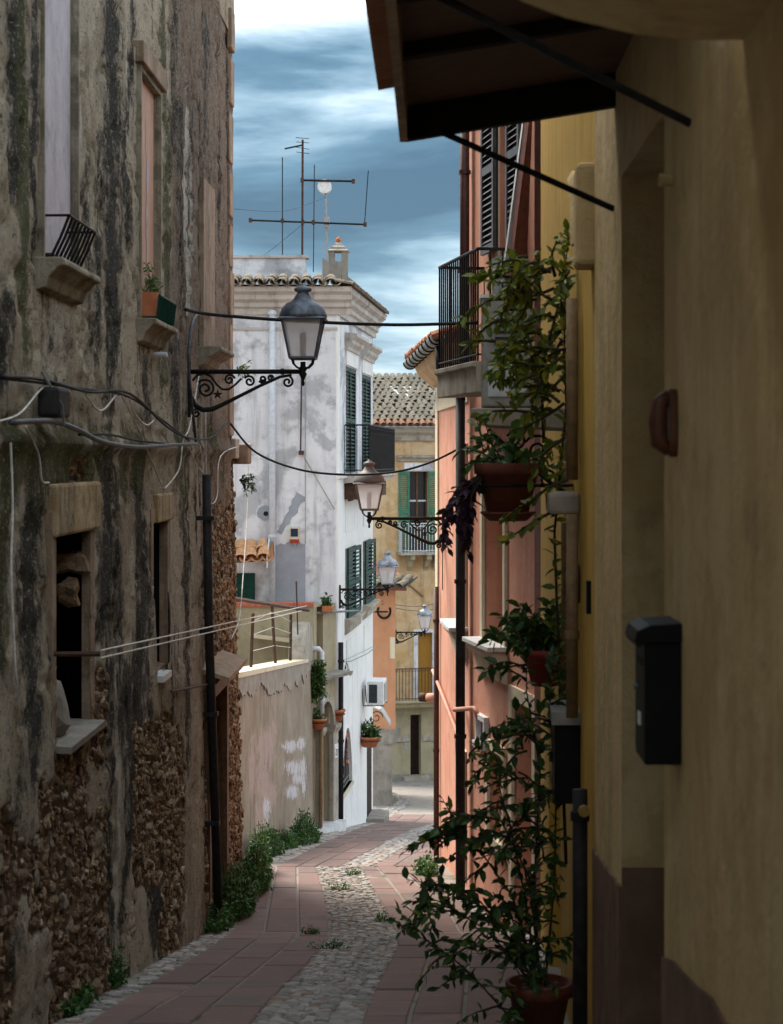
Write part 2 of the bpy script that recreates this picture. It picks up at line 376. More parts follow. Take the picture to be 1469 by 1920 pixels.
def clump(name, label, c, rx, ry, h, n, L, m='leaf_weed', group='weeds along the foot of the walls', follow=True):
    """a low bushy weed: sprigs of small leaves rising from the ground"""
    c = Vector(c); root = thing(name, label, 'plant', c, group); mb = MB(); st = MB()
    for i in range(n//14):
        a = random.uniform(0, 6.28); q = math.sqrt(random.random()); x, y = math.cos(a)*rx*q, math.sin(a)*ry*q
        z0 = (gz(c.y+y)-gz(c.y)) if follow else 0; hh = h*(1-.75*q*q)*random.uniform(.6, 1.15)
        b = c+Vector((x*.75, y*.75, z0-.02)); t = c+Vector((x*1.08, y*1.08, z0+hh)); st.tube([b, t], .003, 4)
        for k in range(14):
            f = random.uniform(.2, 1.05); add_leaf(mb, b.lerp(t, f)+rdir()*.035, rdir(.35), L*random.uniform(.6, 1.25), None, 1.5)
    st.build('stem', M['bark'], root, kind='stuff'); mb.build('foliage', M[m], root, kind='stuff'); return root

# ================================================================ GROUND AND STREET
def ground_sheet():
    mb = MB(); ys = [-60, -40, -20, -10, -5, 0, 3, 6, 9, 12, 15, 18.3, 20, 22, 23, 26, 30, 34, 37, 40, 45, 50, 56, 64, 90, 150, 300, 700]
    xs = [-700, -200, -60, -20, -8, -4, -2, 0, 2, 4, 8, 20, 60, 200, 700]; w = len(xs)
    for y in ys:
        for x in xs: mb.v.append((x, y, gz(y)-.09))
    for j in range(len(ys)-1):
        for i in range(w-1): mb.f.append([j*w+i, j*w+i+1, (j+1)*w+i+1, (j+1)*w+i])
    s = S('earth', .95); c = s.mix(s.noise(3, 6), (.10, .085, .07), (.17, .15, .13)); s.bump(s.noise(20, 5), .5, .02)
    struct(mb.build('ground', s.done(c)))
ground_sheet()

def line(pts):
    q = sorted([(G(*p).y, G(*p).x) for p in pts]); ys = [a for a, _ in q]; xs = [b for _, b in q]
    def f(y):
        if y < ys[0]: return xs[0]+(xs[1]-xs[0])/(ys[1]-ys[0])*(y-ys[0])*.5
        if y > ys[-1]: return xs[-1]+(xs[-1]-xs[-2])/(ys[-1]-ys[-2])*(y-ys[-1])
        return float(np.interp(y, ys, xs))
    return f
YC = 23.0
near = dict(
    le=line([(161, 1920), (262, 1856), (360, 1800), (431, 1751), (470, 1690), (490, 1640)]),
    l1=line([(240, 1920), (350, 1861), (493, 1755), (506, 1690), (516, 1637)]),
    l2=line([(362, 1920), (560, 1757), (559, 1690), (558, 1637)]),
    sl=line([(474, 1920), (524, 1861), (582, 1807), (620, 1753), (616, 1699), (599, 1640)]),
    sr=line([(674, 1920), (699, 1861), (732, 1799), (749, 1766), (736, 1732), (711, 1687), (682, 1638)]),
    r1=line([(765, 1920), (790, 1845), (811, 1774), (807, 1749), (757, 1687), (718, 1638)]),
    r2=line([(869, 1920), (882, 1766), (848, 1716), (786, 1662), (760, 1638)]),
    re=line([(1010, 1920), (1000, 1830), (945, 1745), (858, 1692), (815, 1638)]))
far = dict(
    le=line([(515, 1628), (599, 1585), (682, 1551), (735, 1530)]),
    l1=line([(565, 1622), (657, 1577), (745, 1538)]),
    l2=line([(598, 1622), (690, 1576), (785, 1538)]),
    sl=line([(640, 1625), (703, 1591), (749, 1566), (813, 1544)]),
    sr=line([(695, 1629), (749, 1595), (813, 1560)]),
    r1=line([(738, 1627), (790, 1593), (835, 1570)]),
    re=line([(815, 1627), (850, 1600), (890, 1580)]))
street = MB()
ys = [-6+i*.5 for i in range(int(66/.5)+1)]
for y in ys:
    for x in (-3.2, -1.5, 0, 1.5, 3.2): street.v.append((x, y, gz(y)-.001))
for j in range(len(ys)-1):
    for i in range(4): street.f.append([j*5+i, j*5+i+1, (j+1)*5+i+1, (j+1)*5+i])
s = S('mortar', .95); c = s.mix(s.noise(12, 7, .7), (.19, .165, .145), (.30, .27, .24)); c = s.mix(s.mr(s.noise(1.7, 5), .55, .68), c, (.10, .10, .06)); s.bump(s.noise(60, 5, .7), .8, .01)
street = struct(street.build('street', s.done(c)))
s = S('slab_stone', .72); k = s.rnd()
c = s.mix(k, (.150, .088, .076), (.215, .130, .108)); c = s.mix(s.mr(s.noise((1.6, 2.8, 2.5), 9, .75), .46, .62), c, (.125, .095, .088))
c = s.mix(s.math('MULTIPLY', s.mr(s.noise((7, 18, 9), 8, .8), .55, .66), .7), c, (.27, .215, .19)); s.bump(s.noise((9, 60, 9), 6, .7), .35, .006); s.bump(s.noise(5, 4), .3, .01)
slab_m = s.done(c)
def slab(L, Rr, y0, y1, g=.012):
    t = random.uniform(-.004, .004); v = []
    e_ = .005; ring = [(L(y0)+g, y0+e_), (Rr(y0)-g, y0+e_), (Rr(y1)-g, y1-e_), (L(y1)+g, y1-e_)]
    for ins, dz in ((0, -.06), (0, .004), (.010, .012)):
        cx = sum(p[0] for p in ring)/4; cy = sum(p[1] for p in ring)/4
        for x, y in ring: v.append((x+math.copysign(ins, cx-x), y+math.copysign(ins, cy-y), gz(y)+dz+t))
    f = [[8, 9, 10, 11]]
    for b in (0, 4):
        for i in range(4): f.append([b+i, b+(i+1) % 4, b+4+(i+1) % 4, b+4+i])
    MB().mesh(v, f).build('paving_slab', slab_m, street)
def rows(a, b, lo, hi):
    o = [a]
    while o[-1] < b-.2: o.append(min(b, o[-1]+random.uniform(lo, hi)))
    o[-1] = b; return o
for A, B in (('le', 'l1'), ('l1', 'l2'), ('l2', 'sl'), ('sr', 'r1'), ('r1', 'r2'), ('r2', 're')):
    rr = rows(7.5, 18.3, 1.1, 1.7)+rows(18.3, YC, 1.1, 1.6)[1:]
    for y0, y1 in zip(rr, rr[1:]): slab(near[A], near[B], y0, y1)
for A, B in (('le', 'l1'), ('l1', 'l2'), ('l2', 'sl'), ('sr', 'r1'), ('r1', 're')):
    rr = rows(YC+.04, 43, 1.1, 1.7)
    for y0, y1 in zip(rr, rr[1:]):
        if far[B](y0)-far[A](y0) > .12 and far[B](y1)-far[A](y1) > .12: slab(far[A], far[B], y0, y1)
# cobbles of the middle strip, the verges and the far lane
s = S('cobble_stone', .75); k = s.math('FRACT', s.math('ADD', s.rnd(), s.island()))
c = s.mix(k, (.20, .19, .175), (.52, .49, .46)); c = s.mix(s.mr(k, .8, .95), c, (.30, .20, .15)); c = s.mix(s.mr(s.noise(30, 5, .7), .45, .7), c, (.12, .11, .10)); s.bump(s.noise(45, 5, .7), .5, .008)
cob_m = s.done(c)
cob_me = []
for i in range(6): cob_me.append(MB().rock(Vector((0, 0, 0)), Vector((1, 0, 0)), Vector((0, 1, 0)), Vector((0, 0, 1)), 1, 1, 1, .12).data('cobble', cob_m, True))
cobs = []
def strip(L, Rr, y0, y1, w, l):
    y = y0
    while y < y1:
        a, b = L(y), Rr(y); n = max(1, round((b-a)/w)); off = random.uniform(-.3, .3)
        for i in range(n):
            ww = (b-a)/n; x = a+(i+.5+random.uniform(-.3, .3)+off*.3)*ww; yy = y+random.uniform(-.5, .5)*l
            cobs.append((x, yy, ww*random.uniform(.30, .64), l*random.uniform(.30, .70)))
        y += l
strip(near['sl'], near['sr'], 8, YC, .082, .066)
strip(far['sl'], far['sr'], YC, 42, .10, .10)
def lwall_x(y): return -2.2+.021*y+.13
strip(lambda y: lwall_x(y), near['le'], 9, 21.5, .12, .11)
strip(lambda y: near['re'](y)+.03, lambda y: max(near['re'](y)+.12, min(1.5, 4.241/.17*.17-.17*y+.75)), 15, 20.5, .11, .11)
strip(lambda y: far['le'](y)-.3, far['le'], 24, 42, .13, .13)
strip(lambda y: -.6, lambda y: .1+.05*(y-43), 43, 51, .15, .15)
main = [q for q in cobs if near['sl'](q[1])-.01 < q[0] < near['sr'](q[1])+.01 and 10.6 < q[1] < YC]
main.sort(key=lambda q: q[1]); first = set(map(id, main[:300]))
rest = MB()
for q in cobs:
    x, y, a, b = q; z = gz(y)-.001; t = random.uniform(-.12, .12); h = random.uniform(.010, .019)
    if id(q) in first:
        inst('cobble', random.choice(cob_me), street, Matrix.Translation((x, y, z)) @ Matrix.Rotation(t, 4, 'Z') @ Matrix.Diagonal((a, b, h, 1)))
    else: rest.rock(Vector((x, y, z)), Vector((math.cos(t), math.sin(t), 0)), Vector((-math.sin(t), math.cos(t), -.13)), Vector((0, 0, 1)), a, b, h, .12)
rest.build('cobbles', cob_m, street, True, kind='stuff')
# dark asphalt of the crossing lane at the bottom
mb = MB()
for y0, y1 in ((50.5, 53), (53, 56), (56, 58.7)): mb.quad((-3, y0, gz(y0)-.012), (4, y0, gz(y0)-.012), (4, y1, gz(y1)-.012), (-3, y1, gz(y1)-.012))
s = S('asphalt', .9); c = s.mix(s.noise(30, 6), (.055, .056, .062), (.10, .10, .108)); s.bump(s.noise(80, 4), .5, .006); struct(mb.build('lane', s.done(c)))
# little tufts of grass between the stones
for i, (px, py, w_) in enumerate([(722, 1728, .07), (625, 1781, .16), (583, 1753, .06), (665, 1642, .10), (640, 1669, .09)]):
    q = G(px, py); clump('grass_tuft', ['small green grass tuft at the edge of the cobbled strip', 'flat dark moss tuft lying across the cobbled strip', 'tiny tuft in a drain joint of the red slabs', 'thin grass at the upper end of the near cobbled strip', 'sparse moss on the left edge of the cobbled strip'][i], q+Vector((0, 0, .01)), w_, .06, .05, 160, .03, group='tufts between the paving stones')

# ================================================================ OLD HOUSE (weathered, left)
FL = Fr((-2.2+.021*-4, -4), (-2.2+.021*22, 22))
def batter(z): return .13*max(0., (.1-z)/4.6)
old = thing('old_house', 'tall weathered house with streaked crumbling plaster and bricked-up windows', 'house', FL.pt(16, 0, gz(12)))
def LH(px, py):                       # point on the battered wall seen at a pixel
    n = 0.
    for _ in range(6): u, z, d = FL.hit(px, py, n); n = batter(z)
    return u, z
def lrect(x0, x1, y0, y1):
    u0 = LH(x0, (y0+y1)/2)[0]; u1 = LH(x1, (y0+y1)/2)[0]; z1 = LH((x0+x1)/2, y0)[1]; z0 = LH((x0+x1)/2, y1)[1]; return u0, u1, z0, z1
W1 = lrect(80, 143, -140, 500); W2 = lrect(263, 299, 155, 606); W3 = lrect(108, 172, 985, 1385); W4 = lrect(290, 316, 975, 1258); D1 = lrect(394, 424, 1292, 1705); D1 = (D1[0], D1[1], gz(20.2)-.05, D1[3])
HOLES = [W1, W2, W3, W4, D1]
du, dzz = .03, .035
us = np.arange(12, FL.L+.001, du); us[-1] = FL.L; zs = np.arange(-5.3, 4.7, dzz)
U, Z = np.meshgrid(us, zs, indexing='ij')
def project(U, Z, n):
    X = FL.a.x+FL.d.x*U+FL.n.x*n; Y = FL.a.y+FL.d.y*U+FL.n.y*n; return CX+FP*X/Y, CY-FP*Z/Y
Nb = .13*np.clip((.1-Z)/4.6, 0, None)
PX, PYY = project(U, Z, Nb)
wob = (fbm(U*1.2, Z*.5, 3)-.5)
def streaks(lst, soft=.5):
    out = np.zeros_like(U)
    for x, w, y0, y1, k in lst:
        cx = x+w*1.2*(fbm(Z*.9, Z*0+x*.37, 7)-.5)*2; ww = w*(.6+.8*fbm(Z*1.3, Z*0+x*.11, 9))
        g = np.clip(1-np.abs(PX-cx)/ww, 0, 1)**.7; fade = sstep(PYY, y0-60, y0+20)*(1-sstep(PYY, y1-90, y1+30))
        out = np.maximum(out, g*fade*k)
    return out
dark = streaks([(28, 22, 0, 420, .9), (70, 9, 0, 520, .8), (210, 22, 0, 720, 1), (185, 16, 250, 700, .7), (246, 12, 0, 500, .8), (130, 9, 830, 960, .7), (262, 18, 840, 1500, .95), (200, 22, 850, 1240, .95), (62, 24, 840, 1500, .9), (18, 20, 560, 760, .9), (10, 18, 830, 1300, .8),
    (240, 12, 1250, 1790, .95), (212, 9, 1250, 1790, .8), (275, 14, 640, 830, .7), (330, 12, 640, 860, .6), (300, 8, 1290, 1480, .5), (170, 14, 300, 620, .6), (325, 9, 0, 330, .6), (340, 14, 200, 640, .55), (385, 12, 40, 640, .5), (352, 7, 900, 1500, .7), (20, 26, 1450, 1920, .7), (110, 26, 1500, 1920, .45), (285, 20, 1660, 1800, .95), (330, 26, 1690, 1800, .8), (130, 30, 1780, 1920, .8)])
dark = np.maximum(dark, np.clip(sstep(fbm(U*3.2, Z*.35, 21), .55, .75)*.6, 0, 1))
green = streaks([(45, 13, 0, 620, 1), (312, 8, 0, 680, 1), (240, 12, 815, 980, .9), (15, 20, 800, 1300, .7), (85, 24, 815, 930, .8), (305, 14, 640, 790, .8), (55, 14, 590, 720, .8), (190, 26, 820, 900, .8), (150, 10, 800, 900, .7), (345, 10, 800, 1000, .7), (395, 22, 820, 880, .7)])
green = np.maximum(green, sstep(Z, -.45, .0)*(1-sstep(Z, .12, .3))*sstep(fbm(U*1.6, Z*1.5, 31), .42, .6)*.9)
pale = streaks([(240, 6, 130, 320, 1), (150, 6, 20, 420, .9), (285, 8, 1000, 1290, .8), (222, 5, 1240, 1800, 1.), (180, 6, 1000, 1400, .6), (110, 22, 560, 800, .5), (225, 14, 620, 800, .5), (334, 3, 640, 700, .8), (246, 5, 1030, 1150, .8)])
scar = np.clip(1-np.abs(PX-(353+(PYY-150)*.008+4*(fbm(Z*2, Z*0, 41)-.5)))/(1+10*sstep(PYY, 150, 330)*(1-.55*sstep(PYY, 400, 600))), 0, 1)*sstep(PYY, 150, 170)*(1-sstep(PYY, 560, 600))
scar = (scar > .12)*1.0
brown = sstep(PX, 305, 335)*(1-sstep(PYY, 640, 760))
brown = np.maximum(brown, sstep(PX, 372, 392)*.9)
low = sstep(PYY, 1220, 1520)*sstep(PX, 40, 130)*(1-sstep(PX, 205, 222))*.85
low = np.maximum(low, sstep(PYY, 1290, 1420)*sstep(PX, 236, 262)*(1-sstep(PX, 340, 360))*(1-sstep(PYY, 1640, 1720))*.9)
low = np.maximum(low, sstep(PX, 378, 392)*sstep(PYY, 880, 1010)*1.0)
low = np.maximum(low, sstep(PX, 425, 436)*sstep(PYY, 690, 800)*.8)
low = np.maximum(low, sstep(PX, 168, 180)*(1-sstep(PX, 200, 210))*sstep(PYY, 1200, 1290)*.8)
low = np.maximum(low, sstep(PX, 130, 140)*(1-sstep(PX, 160, 170))*sstep(PYY, 850, 870)*(1-sstep(PYY, 900, 910)))
low = np.maximum(low, .55*sstep(PYY, 1330, 1700)*(1-sstep(PX, 345, 360))); low = low*(1-.9*(np.abs(PX-222) < 8))
rub = np.clip(sstep(low+1.25*(fbm(U*.9, Z*1.4, 51)-.5)+.5*(fbm(U*4, Z*6, 55)-.5), .44, .56), 0, 1)*(low > .05)
rub = np.where(np.abs(PX-222) < 9, 0, rub)
n = Nb+.03*(fbm(U*.8, Z*.5, 61)-.5)+.022*(fbm(U*5, Z*1.2, 65)-.5)+.014*(fbm(U*14, Z*9, 69)-.5)
n += -.035*rub+.028*rub*(fbm(U*16, Z*16, 73)-.5)*2
n += .05*np.exp(-((Z-.09-.02*wob)/.055)**2)*(.6+.8*fbm(U*2.5, Z*0, 77))
flake = sstep(fbm(U*.9, Z*1.3, 81)+.16*(fbm(U*5, Z*9, 83)-.5), .50, .525); n -= .02*scar; n -= .016*flake*(1-rub)
pit = fbm(U*4.5, Z*10, 95); n -= .02*sstep(pit, .60, .70)
crk = np.abs(fbm(U*1.1, Z*.25, 85)-.5); n -= .03*np.exp(-(crk/.004)**2)*(Z > .2)
edge = np.clip((U-(FL.L-.12))/.12, 0, 1); n -= edge*edge*.06*(.4+fbm(U*4, Z*3, 89))
verts = np.stack([FL.a.x+FL.d.x*U+FL.n.x*n, FL.a.y+FL.d.y*U+FL.n.y*n, Z], -1).reshape(-1, 3)
nu, nzv = U.shape
I, J = np.meshgrid(np.arange(nu-1), np.arange(nzv-1), indexing='ij'); uc = us[I]+du/2; zc = zs[J]+dzz/2
keep = np.ones(I.shape, bool)
for k, h in enumerate(HOLES):
    jag = .03*(fbm(uc*6, zc*6, 90+k)-.5) if h in (W3, W4) else 0
    keep &= ~((uc > h[0]+jag) & (uc < h[1]+jag) & (zc > h[2]+jag) & (zc < h[3]+jag))
a = (I*nzv+J)[keep]; faces = np.stack([a, a+nzv, a+nzv+1, a+1], -1)
me = bpy.data.meshes.new('wall'); me.from_pydata(verts.tolist(), [], faces.tolist())
for nm, arr in (('dark', dark), ('green', green), ('pale', np.maximum(pale, scar)), ('brown', brown), ('rubble', rub), ('flake', flake)):
    at_ = me.attributes.new(nm, 'FLOAT', 'POINT'); at_.data.foreach_set('value', arr.reshape(-1).astype(np.float32))
me.polygons.foreach_set('use_smooth', [True]*len(me.polygons))
s = S('old_plaster', .92)
c = s.mix(s.mr(s.noise((2.5, 2.5, 1.6), 8, .72), .36, .66), (.40, .315, .22), (.66, .56, .43))
c = s.mix(s.mr(s.noise((4, 4, 5.0), 9, .78), .53, .58, 0, .6), c, (.36, .335, .30))
c = s.mix(s.mr(s.attr('flake'), .4, .6, 0, .8), c, s.mix(s.noise((9, 9, 6), 7, .75), (.52, .42, .30), (.76, .67, .54)))
def thr(a, sc_, k, w=2.4):
    v = s.math('ADD', s.math('MULTIPLY', s.math('SUBTRACT', s.noise(sc_, 9, .8), .5), w), s.math('MULTIPLY', s.math('SUBTRACT', s.noise((1.6, 1.6, .8), 5, .6), .5), 1.2))
    return s.mr(s.math('ADD', s.attr(a), v), .12, .72, 0, k)
c = s.mix(thr('brown', (7, 7, 5), .75), c, (.19, .125, .088))
c = s.mix(thr('pale', (9, 9, 9), .9, 1.7), c, (.72, .66, .57))
c = s.mix(thr('dark', (7, 7, 6.5), .97, 2.9), c, (.022, .020, .017))
c = s.mix(thr('green', (7, 7, 8), .85, 2.8), c, (.062, .068, .013))
c = s.mix(s.mr(s.noise((22, 22, 42), 7, .85), .56, .63, 0, .85), c, (.74, .65, .53))
c = s.mix(s.mr(s.noise((16, 16, 34), 7, .85), .555, .61, 0, .95), c, (.022, .018, .013))
rb = s.mix(s.noise(22, 6, .7), (.06, .034, .018), (.30, .19, .11))
c = s.mix(s.mr(s.attr('rubble'), .3, .7), c, rb)
s.bump(s.noise((30, 30, 60), 8, .85), 1.0, .03); s.bump(s.noise((8, 8, 10), 8, .8), 1.0, .06)
oldm = s.done(c); me.materials.append(oldm)
wo_ = bpy.data.objects.new('wall', me); col.objects.link(wo_); adopt(wo_, old)
mb = MB()                               # the rest of the block: wall beyond the frame, top, ends, back
def bb(z): return batter(z)
HT, HN, UN = 8.7, 4.6, 10.4                 # unseen tops: block raised to stop sun, invented near wing lowered for skylight
mb.quad(FL.pt(-2, 0, -2), FL.pt(12, .13, -5.3), FL.pt(12, 0, .1), FL.pt(-2, 0, .1)); mb.quad(FL.pt(-2, 0, .1), FL.pt(12, 0, .1), FL.pt(12, 0, HN), FL.pt(-2, 0, HN))
mb.quad(FL.pt(UN, 0, HN), FL.pt(12, 0, HN), FL.pt(12, 0, HT), FL.pt(UN, 0, HT)); mb.quad(FL.pt(12, 0, 4.6), FL.pt(FL.L, 0, 4.6), FL.pt(FL.L, 0, HT), FL.pt(12, 0, HT))
mb.quad(FL.pt(UN, 0, HN), FL.pt(UN, 0, HT), FL.pt(UN, -6, HT), FL.pt(UN, -6, HN)); mb.quad(FL.pt(-2, 0, HN), FL.pt(UN, 0, HN), FL.pt(UN, -6, HN), FL.pt(-2, -6, HN))
mb.quad(FL.pt(FL.L, -.04, -5.6), FL.pt(FL.L, -6, -5.6), FL.pt(FL.L, -6, HT), FL.pt(FL.L, -.04, HT)); mb.quad(FL.pt(FL.L, .11, -5.6), FL.pt(FL.L, -.05, -5.6), FL.pt(FL.L, -.05, .1), FL.pt(FL.L, -.02, .1))
mb.quad(FL.pt(UN, 0, HT), FL.pt(FL.L, 0, HT), FL.pt(FL.L, -6, HT), FL.pt(UN, -6, HT)); mb.quad(FL.pt(-2, 0, -3), FL.pt(-2, 0, HN), FL.pt(-2, -6, HN), FL.pt(-2, -6, -3))
mb.build('wall', oldm, old)
# loose rubble stones showing through the fallen plaster
st_m = S('rubble_stone', .9); k = st_m.math('FRACT', st_m.math('ADD', st_m.rnd(), st_m.island()))
c = st_m.mix(k, (.12, .072, .038), (.46, .32, .20)); c = st_m.mix(st_m.mr(k, .86, .97), c, (.50, .42, .33)); c = st_m.mix(st_m.mr(st_m.noise(35, 6, .7), .45, .68), c, (.06, .036, .022)); st_m.bump(st_m.noise(60, 5, .75), .9, .012); st_m = st_m.done(c)
stones = []
for i in range(int((us[-1]-us[0])/.062)):
    for j in range(int(10/.056)):
        u = us[0]+(i+random.random())*.062; z = -5.2+(j+random.random())*.056
        a_, b_ = min(int((u-us[0])/du), nu-1), min(int((z+5.3)/dzz), nzv-1)
        if rub[a_, b_] > .55 and random.random() < .85 and not any(h[0]-.05 < u < h[1]+.05 and h[2]-.05 < z < h[3]+.05 for h in HOLES) and z > gz(FL.pt(u, 0, 0).y)-.05 and PX[a_, b_] > -20:
            stones.append((u, z, n[a_, b_], random.uniform(.014, .036)*random.choice((.8, 1, 1, 1, 1.25, 1.5))))
stones.sort(key=lambda q: -q[3]/FL.pt(q[0], 0, 0).y)
st_me = [MB().rock(Vector(), Vector((1, 0, 0)), Vector((0, 1, 0)), Vector((0, 0, 1)), 1, 1, 1, .42).data('stone', st_m, False) for _ in range(6)]
rest = MB()
for i, (u, z, nn, r) in enumerate(stones):
    t = random.uniform(-.5, .5); a_ = FL.d*math.cos(t)+Vector((0, 0, math.sin(t))); b_ = Vector((0, 0, math.cos(t)))-FL.d*math.sin(t)
    c_ = FL.pt(u, nn-r*.05, z); q = (r*random.uniform(.9, 1.5), r*random.uniform(.6, 1.0), r*random.uniform(.5, .8))
    if i < 300: inst('stone', random.choice(st_me), wo_, basis(a_*q[0], b_*q[1], FL.n*q[2], c_))
    else: rest.rock(c_, a_, b_, FL.n, *q, .42)
rest.build('rubble_stones', st_m, wo_, kind='stuff')
# bricked-up windows, sills, lintels
def pane_fill(name, h, depth, m, label=None):
    b = MB(); b.box(FL, h[0]-.03, h[1]+.03, -depth-.08, -depth, h[2]-.03, h[3]+.03); o = b.build(name, m, old)
    if label: o['label'] = label
    r = MB()
    for q in ((h[0]-.035, h[0]), (h[1], h[1]+.035)): r.box(FL, *q, -depth-.02, .016+batter((h[2]+h[3])/2), h[2], h[3])
    r.box(FL, h[0]-.035, h[1]+.035, -depth-.02, .012+batter(h[3]), h[3], h[3]+.04); r.build('reveal', M['mossy_stone'], o); return o
def sill(h, proj=.13, ov=.08, m='mossy_stone', th=.08, parent=old, fr=FL):
    z = h[2]; p = [(-.05, z), (proj, z), (proj+.012, z-.02), (proj+.012, z-th*.55), (proj-.03, z-th*.7), (proj-.05, z-th), (proj*.4, z-th*1.35), (proj*.25, z-th*2.1), (-.05, z-th*2.4)]
    return MB().prism(fr, p[::-1], h[0]-ov, h[1]+ov).build('sill', M[m], parent, bevel=.008)
pane_fill('infill', W1, .035, M['blue_infill'], 'greyish lilac plaster closing the tall window'); sill(W1)
pane_fill('infill', W2, .045, M['pink_infill'], 'cracked salmon pink plaster closing the window'); sill(W2)
MB().box(FL, W2[0]-.12, W2[1]+.12, -.05, .05, W2[3]+.04, W2[3]+.20).build('lintel', M['quoin_stone'], old, bevel=.01)
# cracks of bare white plaster on the pink infill
mb = MB(); cs = (W2[0]+W2[1])/2+.1
pts = [(cs+.12*(fbm(np.array(t*3.), np.array(.3), 12)-.5)*3, W2[2]+.1+t*(W2[3]-W2[2]-.35)) for t in np.linspace(0, 1, 40)]
for i, ((a_, z_), (b_, y_)) in enumerate(zip(pts, pts[1:])):
    w0 = .012+.09*max(0, float(vn(np.array(i*.45), np.array(2.2), 4))-.35)*(i < 32); w1 = .012+.09*max(0, float(vn(np.array((i+1)*.45), np.array(2.2), 4))-.35)*(i < 31)
    mb.quad(FL.pt(a_-w0, -.041, z_), FL.pt(a_+w0, -.041, z_), FL.pt(b_+w1, -.041, y_), FL.pt(b_-w1, -.041, y_))
mb.build('crack', M['blue_infill'], old)
W5 = lrect(377, 398, 345, 655); MB().box(FL, W5[0], W5[1], -.02, .028, W5[2], W5[3]).build('infill', M['quoin_stone'], old); sill(W5, .2, .12)
# ruined lower windows
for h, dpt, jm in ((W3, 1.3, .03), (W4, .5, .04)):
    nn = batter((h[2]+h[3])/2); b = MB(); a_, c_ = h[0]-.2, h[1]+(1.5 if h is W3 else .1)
    b.box(FL, a_, c_, -dpt-.05, -dpt, h[2]-.1, h[3]+.3); b.box(FL, a_, c_, -dpt, -jm, h[2]-.15, h[2]-.05); b.box(FL, a_, c_, -dpt, -jm, h[3]+.2, h[3]+.3); b.box(FL, a_-.05, a_, -dpt, -jm, h[2]-.1, h[3]+.3); b.box(FL, c_, c_+.05, -dpt, -jm, h[2]-.1, h[3]+.3); b.build('dark_recess', M['shade_black'], old)  # room lining coloured near-black, so the interior's shade is painted in
    b = MB()
    for q in ((h[0]-.14, h[0]-.01), (h[1]+.01, h[1]+.16)): b.box(FL, *q, -jm, nn-.005, h[2], h[3])
    b.box(FL, h[0]-.14, h[1]+.14, -jm, nn-.01, h[3]-.005, h[3]+.1); b.box(FL, h[0]-.14, h[1]+.14, -dpt, nn-.02, h[2]-.1, h[2]+.01); b.build('reveal', M['quoin_stone'], old)
lr = lrect(95, 180, 905, 1000); MB().box(FL, lr[0], lr[1], -.05, .05, lr[2], lr[3]).build('lintel', M['yellow_stone'], old, bevel=.02)['label'] = 'yellowish dressed lintel stone over the ruined window'
lr = lrect(290, 319, 925, 978); MB().box(FL, lr[0], lr[1], -.05, .045, lr[2], lr[3]).build('lintel', M['yellow_stone'], old, bevel=.015)
b = MB().hexa([FL.pt(W3[0]-.05, -.35, W3[2]-.0), FL.pt(W3[1]+.02, -.35, W3[2]), FL.pt(W3[1]+.02, .12, W3[2]-.02), FL.pt(W3[0]-.05, .12, W3[2]-.02), FL.pt(W3[0]-.05, -.35, W3[2]+.04), FL.pt(W3[1]+.02, -.35, W3[2]+.04), FL.pt(W3[1]+.02, .125, W3[2]+.02), FL.pt(W3[0]-.05, .125, W3[2]+.02)]); b.build('sill', M['grey_stone'], old)
b = MB().box(FL, W4[0]-.02, W4[1]-.35, -.1, .11, W4[2]-.06, W4[2]-.01); b.build('sill', M['marble'], old)
c_ = FL.pt(W3[0]+.42, -.12, W3[2]+.19); tag(MB().rock(c_, FL.d, Vector((0, 0, 1)), FL.n, .23, .17, .14, .15).build('loose_stone', M['grey_stone'], None), 'loose grey stone block lying in the ruined window', 'stone')
for i in range(2):
    u = W3[1]-.1-.1*(i % 2); zz = W3[3]-.25-.17*i; MB().rock(FL.pt(u+.12, -.10, zz), FL.d, Vector((0, 0, 1)), FL.n, .13-.015*i, .075, .09, .4).build('stone', st_m, wo_)
# doorway with its plank hood, step
nn = batter(-3.4); b = MB(); b.box(FL, D1[0]-.1, D1[1]+.1, -.34, -.28, D1[2]-.1, D1[3]+.1); dr = b.build('door', M['dark_wood'], old)
for i in range(5):
    w_ = (D1[1]-D1[0])/5; MB().box(FL, D1[0]+i*w_+.01, D1[0]+(i+1)*w_-.01, -.28, -.265, D1[2]+.1, D1[3]-.03).build('plank', M['dark_wood'], dr)
b = MB()
for q in ((D1[0]-.16, D1[0]), (D1[1], D1[1]+.16)): b.box(FL, *q, -.3, nn+.015, D1[2], D1[3])
b.box(FL, D1[0]-.16, D1[1]+.16, -.3, nn+.02, D1[3], D1[3]+.12); b.build('door_frame', M['brown_wood'], old)
b = MB(); zt = D1[3]+.2
b.hexa([FL.pt(D1[0]-.25, .0, zt+.1), FL.pt(D1[1]+.2, .0, zt+.1), FL.pt(D1[1]+.2, .30, zt+.0), FL.pt(D1[0]-.25, .30, zt+.0), FL.pt(D1[0]-.25, .0, zt+.14), FL.pt(D1[1]+.2, .0, zt+.14), FL.pt(D1[1]+.2, .30, zt+.04), FL.pt(D1[0]-.25, .30, zt+.04)]); b.build('door_hood', M['pale_wood'], old)['label'] = 'weathered pale plank hood over the doorway'
MB().box(FL, D1[0]-.05, D1[1]+.1, -.3, .32, gz(20.5)-.15, gz(20.2)+.10).build('doorstep', M['grey_stone'], old, bevel=.015)
